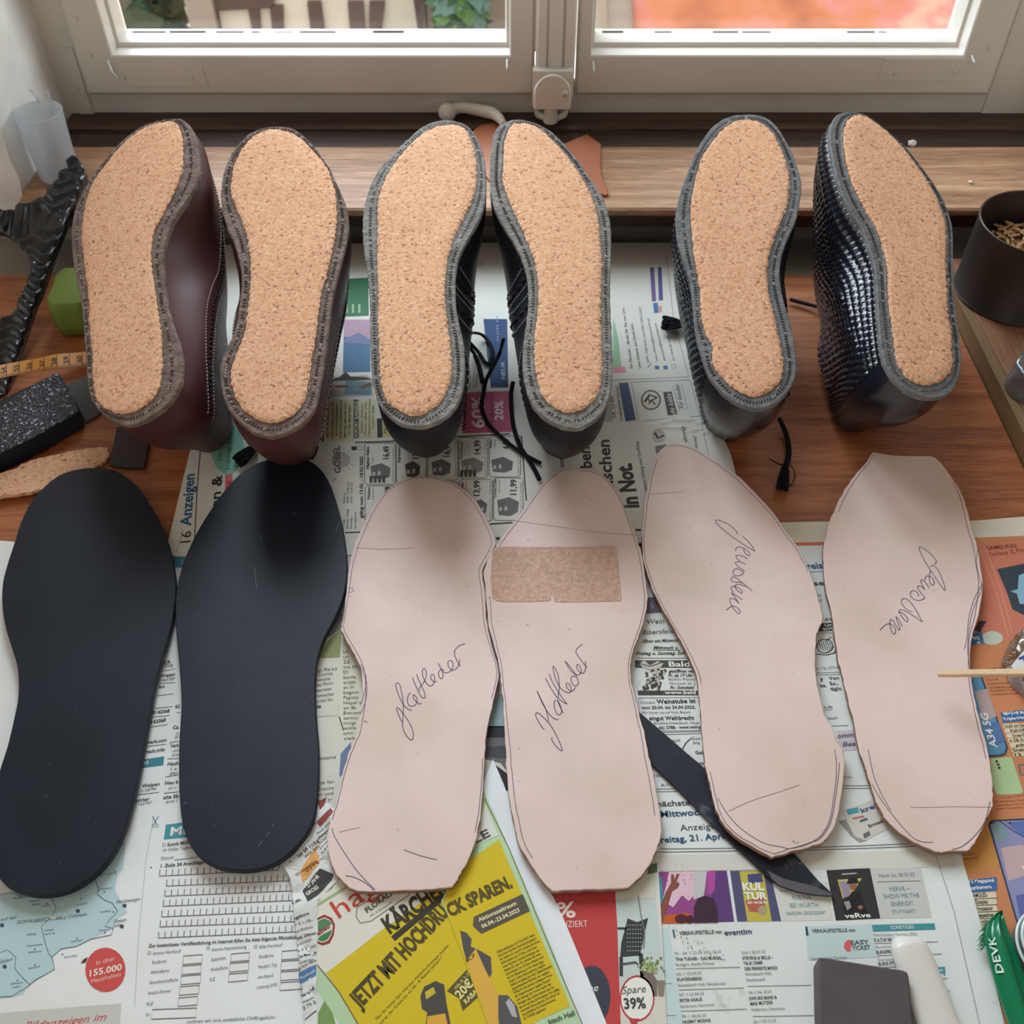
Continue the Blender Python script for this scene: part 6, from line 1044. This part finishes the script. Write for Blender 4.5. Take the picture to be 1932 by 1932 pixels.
# brown leather scrap on the window board
M['cognac'] = plain('cognac_leather', (176, 106, 74), .5, 1.0, .4, bumpsc=90, bs=.1)
mb = MB(); t_ = [P(x, y, ZS + .0026) for x, y in px('886,252 906,236 930,232 1000,262 1062,272 1107,253 1134,272 1132,300 1134,330 1148,364 1143,368 1100,356 1000,372 940,360 900,310')]
slab(mb, t_, UP, .0022, .0003); tag(mb.build('leather_scrap', [M['cognac']], None), 'cognac brown leather scrap on the window board behind the black brogue toes', 'leather scrap')
M['crumb'] = plain('plaster_crumb', (226, 222, 216), .8)
def crumb(x, y, h, r, label, n_=9):
    random.seed(int(x)); mb = MB(); c = P(x, y, h)
    rs = []
    for z, f in ((.0, .8), (.4, 1), (.75, .7), (1, .25)): rs.append([c + Vector((r * f * math.cos(q) * random.uniform(.7, 1.2), r * f * math.sin(q) * random.uniform(.7, 1.2), z * r)) for q in [2 * math.pi * k / n_ for k in range(n_)]])
    mb.rings(rs, True, True, True); tag(mb.build('plaster_crumb', [M['crumb']], None), label, 'crumb', 'white plaster crumbs on the window board')
crumb(1540, 352, ZS + .0002, .0036, 'white plaster crumb on the board just left of the leaning woven shoe')
crumb(1720, 273, ZS + .0002, .0046, 'largest white plaster crumb, right of the leaning woven shoe toe')
crumb(1831, 345, ZS + .0002, .0022, 'small white plaster crumb near the front edge above the metal cup')
crumb(1552, 268, ZS + .0002, .0026, 'white plaster crumb against the toe of the leaning woven shoe')

# ------------------------------------------------------------------ things along the right
ZB2 = .0172
M['dark_metal'] = plain('dark_metal', (66, 58, 53), .48, 1.0, .5, .35, bumpsc=40, bs=.08)
cl = P(1800, 552, ZB2); rc = .050; cc = Vector((cl.x + rc + .002, P(1904, 619, ZB2).y + rc, ZB2)); zc = PY(1844, 420, cc.y).z
hc = zc - ZB2
cupm = empty('metal_cup', cc, 'dark round metal cup of wooden pegs on the raised side board', 'cup')
mb = MB(); mb.lathe([(0, .0), (rc, .0), (rc + .0012, .0015), (rc, .003), (rc - .0002, hc - .002), (rc + .0006, hc - .0006), (rc, hc), (rc - .0012, hc - .0006), (rc - .0016, .004), (0, .003)], cc, 64); mb.build('cup_body', [M['dark_metal']], cupm, smooth=40)
M['peg'] = wood('peg_wood', [rgb((170, 126, 84)), rgb((216, 174, 126)), rgb((232, 200, 156))], (200, 60, 60), .7)
random.seed(21); mb = MB()
for i in range(620):
    q = random.uniform(0, 6.283); rr = (rc - .008) * math.sqrt(random.random()); c = cc + Vector((rr * math.cos(q), rr * math.sin(q), .0035 + hc * .6 * random.random() ** .3))
    d = Vector((random.gauss(0, 1), random.gauss(0, 1), random.gauss(0, .35))).normalized() * .0052
    mb.tube([c - d, c + d * .5, c + d], [.0011, .0011, .0003], 5)
tag(mb.build('wooden_pegs', [M['peg']], None), 'small wooden shoe pegs filling the dark metal cup', 'pegs', kind='stuff')
# crumpled clear bags
def bag(name, outl, h0, hh, label, seed, flat=.6):
    random.seed(seed); base = resample(spline([P(x, y, h0) for x, y in outl], 4, True, 40), 48); c = sum(base, Vector()) / 48; mb = MB(); rs = []
    for k in range(11):
        t = k / 10; f = 1 - .10 * t if t < .6 else (.94 - (.94 * ((t - .6) / .4) ** 1.6)); z = h0 + hh * min(1, t / .6) * (1 if t < .6 else 1 + .12 * (t - .6))
        rs.append([Vector((c.x + (p.x - c.x) * f + .0022 * noise.noise(p * 130 + Vector((0, 0, t * 5 + seed))), c.y + (p.y - c.y) * f + .0022 * noise.noise(p * 120 + Vector((5, 3, t * 6))), max(h0 + .0004, z + .006 * t * noise.noise(p * 95 + Vector((1, 1, t * 4)))))) for p in base])
    mb.rings(rs, True, True, True); return mb
M['poly'] = m_clear('polythene', (.94, .95, .96), .5, .12, (200, 202, 206), .12)
M['poly_grey'] = m_clear('grey_polythene', (.80, .81, .84), .5, .16, (150, 148, 150), .35)
tag(bag('x', px('1896,722 1912,700 1934,676 1990,660 2010,720 1980,770 1932,762 1904,744'), ZB2 + .0004, .022, '', 2).build('plastic_bag', [M['poly_grey']], None, smooth=True), 'crumpled grey plastic bag corner on the side board below the metal cup', 'bag')
nb = empty('nail_bag', P(1930, 1250, 0), 'clear plastic bag of brass nails with white label at right edge', 'bag')
zq_ = .0017; NBAG = '1886,1252 1900,1226 1932,1188 1962,1160 2040,1180 2040,1320 1965,1345 1932,1316 1902,1284'
bag('x', px(NBAG), zq_, .021, '', 5).build('bag_film', [M['poly']], nb, smooth=True)
mb = MB(); slab(mb, [P(x, y, zq_ + .0262) for x, y in px('1908,1256 1936,1222 1980,1232 1960,1284 1918,1268')], UP, .0005, .0001)
lb = mb.build('paper_label', [plain('label_white', (226, 226, 228), .6)], nb); mb = MB(); hand(mb, '0,0 30,-14 40,-10/20,-6 26,14 32,24', 1922, 1243, 2.2, zq_ + .0264, .0012); mb.build('label_mark', [plain('label_ink', (60, 80, 140), .6)], lb, fixn=False)
M['brass'] = plain('brass', (196, 150, 76), .3, 1.0, .5, .9); random.seed(9); mb = MB()
nbp = [P(x, y, zq_) for x, y in px(NBAG)]; bc = sum(nbp, Vector()) / len(nbp)
for i in range(260):
    c = bc.lerp(random.choice(nbp), .74 * math.sqrt(random.random())) + Vector((0, 0, .004 + .012 * random.random()))
    d = Vector((random.gauss(0, 1), random.gauss(0, 1), random.gauss(0, .3))).normalized() * .006
    mb.tube([c - d, c - d * .93, c - d * .9, c + d * .7, c + d], [.0013, .0013, .0006, .0006, .0001], 6)
tag(mb.build('brass_nails', [M['brass']], None), 'brass nails inside the clear plastic bag', 'nails', kind='stuff')
# wooden stick reaching in from the right
M['stick'] = wood('stick_wood', [rgb((196, 160, 116), 1.0), rgb((224, 192, 148), 1.0)], (20, 120, 120), .6)
a = P(1770, 1271, .0235); b = P(1960, 1268, .052); mb = MB(); dx = (b - a).normalized(); sd = UP.cross(dx).normalized(); un = dx.cross(sd)
prof = lambda p, w_, t_: [p + sd * w_ - un * t_, p + sd * w_ + un * t_ * .8, p + sd * w_ * .8 + un * t_, p - sd * w_ * .8 + un * t_, p - sd * w_ + un * t_ * .8, p - sd * w_ - un * t_]
mb.rings([prof(a, .0017, .0011), prof(a + dx * .002, .0019, .0012), prof(b, .0022, .0013)], True, True, True); tag(mb.build('wooden_stick', [M['stick']], None), 'thin flat wooden stick reaching over the rightmost sole', 'stick')
# dark slab, white folder, green shoehorn, ridged lid
mb = MB(); t_ = [P(x, y, .0145) for x, y in px('1546,1806 1560,1807 1640,1820 1704,1830 1712,1834 1715,1842 1718,1880 1726,1970 1549,1970 1546,1900 1544,1812')]
slab(mb, t_, UP, .0122, .0008); tag(mb.build('sharpening_stone', [plain('dark_stone', (92, 82, 84), .75, 1.0, .3, bumpsc=160, bs=.25, var=.1)], None, smooth=30), 'dark brown rectangular sharpening stone lying on the event listings', 'stone')
mb = MB(); ctr = [P(x, y, .0018) for x, y in ((1703, 1769), (1705, 1777), (1710, 1790), (1718, 1812), (1738, 1866), (1762, 1930), (1780, 1975))]
wdt = [.0025, .0072, .0092, .0102, .0104, .0106, .0108]; C2 = spline(ctr, 4, False, 120); rs = []
for i, p in enumerate(C2):
    t = (C2[min(i + 1, len(C2) - 1)] - C2[max(i - 1, 0)]).normalized(); sd = UP.cross(t); f = i / 4; k = min(int(f), 5); w_ = wdt[k] + (wdt[k + 1] - wdt[k]) * (f - k); hh = min(.009, w_ * .95)
    rs.append([p + sd * w_ * math.cos(q) * (abs(math.cos(q)) ** -.25 if abs(math.cos(q)) > .01 else 1) + UP * (hh * .5 + hh * .5 * math.sin(q)) for q in [2 * math.pi * j / 24 for j in range(24)]])
mb.rings(rs, True, True, True); tag(mb.build('bone_folder', [plain('ivory_plastic', (228, 222, 212), .35, 1.0, .5)], None, smooth=60), 'white rounded plastic folder tool beside the dark stone', 'tool')
M['green'] = plain('green_plastic', (4, 118, 74), .22, 1.0, .55)
gh = empty('shoehorn', P(1890, 1850, 0), 'glossy green plastic shoehorn with pale lettering lying on the orange leaflet', 'shoehorn')
Lf = [P(x, y, .006) for x, y in ((1887, 1719), (1869, 1735), (1859, 1757), (1859, 1782), (1866, 1815), (1874, 1845), (1886, 1885), (1900, 1925), (1914, 1970))]
Rt = [P(x, y, .006) for x, y in ((1889, 1718), (1893, 1734), (1900, 1756), (1912, 1785), (1922, 1815), (1932, 1849), (1944, 1885), (1956, 1925), (1968, 1970))]
l_, r_ = spline(Lf, 4, False, 120), spline(Rt, 4, False, 120); up_, dn = [], []
for p, q in zip(l_, r_):
    w_ = (q - p).length; rowu = []; 
    for j in range(13):
        t = j / 12; rowu.append(p.lerp(q, t) + UP * (math.sin(t * math.pi) * w_ * .26 + .0006 + .0008 * math.cos(t * 6.283 * 2)))
    up_.append(rowu); dn.append([v - UP * .0014 for v in rowu])
mb = MB(); loops = [u + list(reversed(d)) for u, d in zip(up_, dn)]; mb.rings(loops, True, True, True); mb.build('horn_body', [M['green']], gh, smooth=50)
mb = MB(); random.seed(31)
for k in range(26):
    p = l_[int(2 + k * .42)] + UP * .001; mb.tube([p, p + Vector((-.0022 + random.uniform(-.0008, .0008), -.0022, .0002)), p + Vector((-.0046 + random.uniform(-.001, .001), -.0040 + random.uniform(-.001, .001), -.001))], [.00035, .0003, .0001], 5)
c_ = mb.build('bristle_fringe', [M['green']], gh); c_['kind'] = 'stuff'
mb = MB(); vs, fs = glyphs('DEVK', .02); xa = min(v.x for v in vs); xb = max(v.x for v in vs)
def onh(s_, t):                                           # s_ along (0 tip..1 end), t across
    f = s_ * (len(up_) - 1); i = min(int(f), len(up_) - 2); a_ = up_[i]; b_ = up_[i + 1]; g_ = t * 12; j = min(int(g_), 11)
    lo = a_[j].lerp(a_[j + 1], g_ - j); hi = b_[j].lerp(b_[j + 1], g_ - j); return lo.lerp(hi, f - i) + UP * .0004
mb.add([onh(.60 - .28 * ((v.x - xa) / (xb - xa)), .30 - .22 * v.y / CAP) for v in vs], fs); mb.build('lettering', [plain('pale_print', (206, 226, 214), .5)], gh, fixn=False)
M['lid'] = m_clear('clear_lid', (.72, .86, .86), .5, .06, (150, 186, 188), .22)
lc = P(1990, 1800, .0028); rl = (lc - P(1912, 1800, .0028)).length
ld = empty('jar_lid', lc, 'clear ridged jar lid cut off by the picture edge beside the shoehorn', 'lid')
mb = MB(); mb.lathe([(0, .010), (rl * .55, .010), (rl * .58, .0115), (rl * .64, .0115), (rl * .67, .0098), (rl * .72, .0112), (rl * .78, .0112), (rl * .81, .0095), (rl * .86, .0108), (rl * .92, .0105), (rl * .97, .008), (rl, .004), (rl, .0), (rl * .97, 0), (rl * .95, .006), (0, .008)], lc, 72); mb.build('lid_shell', [M['lid']], ld, smooth=35)
for f_, zz, nm, mt_ in ((.985, .0072, 'ridge', 'w'), (.925, .0112, 'ridge', 'w'), (.865, .0116, 'teal_band', 't'), (.80, .0118, 'ridge', 'w'), (.735, .0118, 'teal_band', 't'), (.66, .0122, 'ridge', 'w')):
    mb = MB(); mb.lathe([(rl * f_ + .0009 * math.cos(k), zz + .0007 * math.sin(k)) for k in [6.2832 * j / 8 for j in range(9)]], lc, 90)
    mb.build(nm, [plain('lid_white', (206, 216, 214), .25, 1.0, .6) if mt_ == 'w' else plain('teal_print', (60, 128, 140), .4)], ld, smooth=True)
bpy.data.objects.remove(_to); bpy.data.curves.remove(_tc)
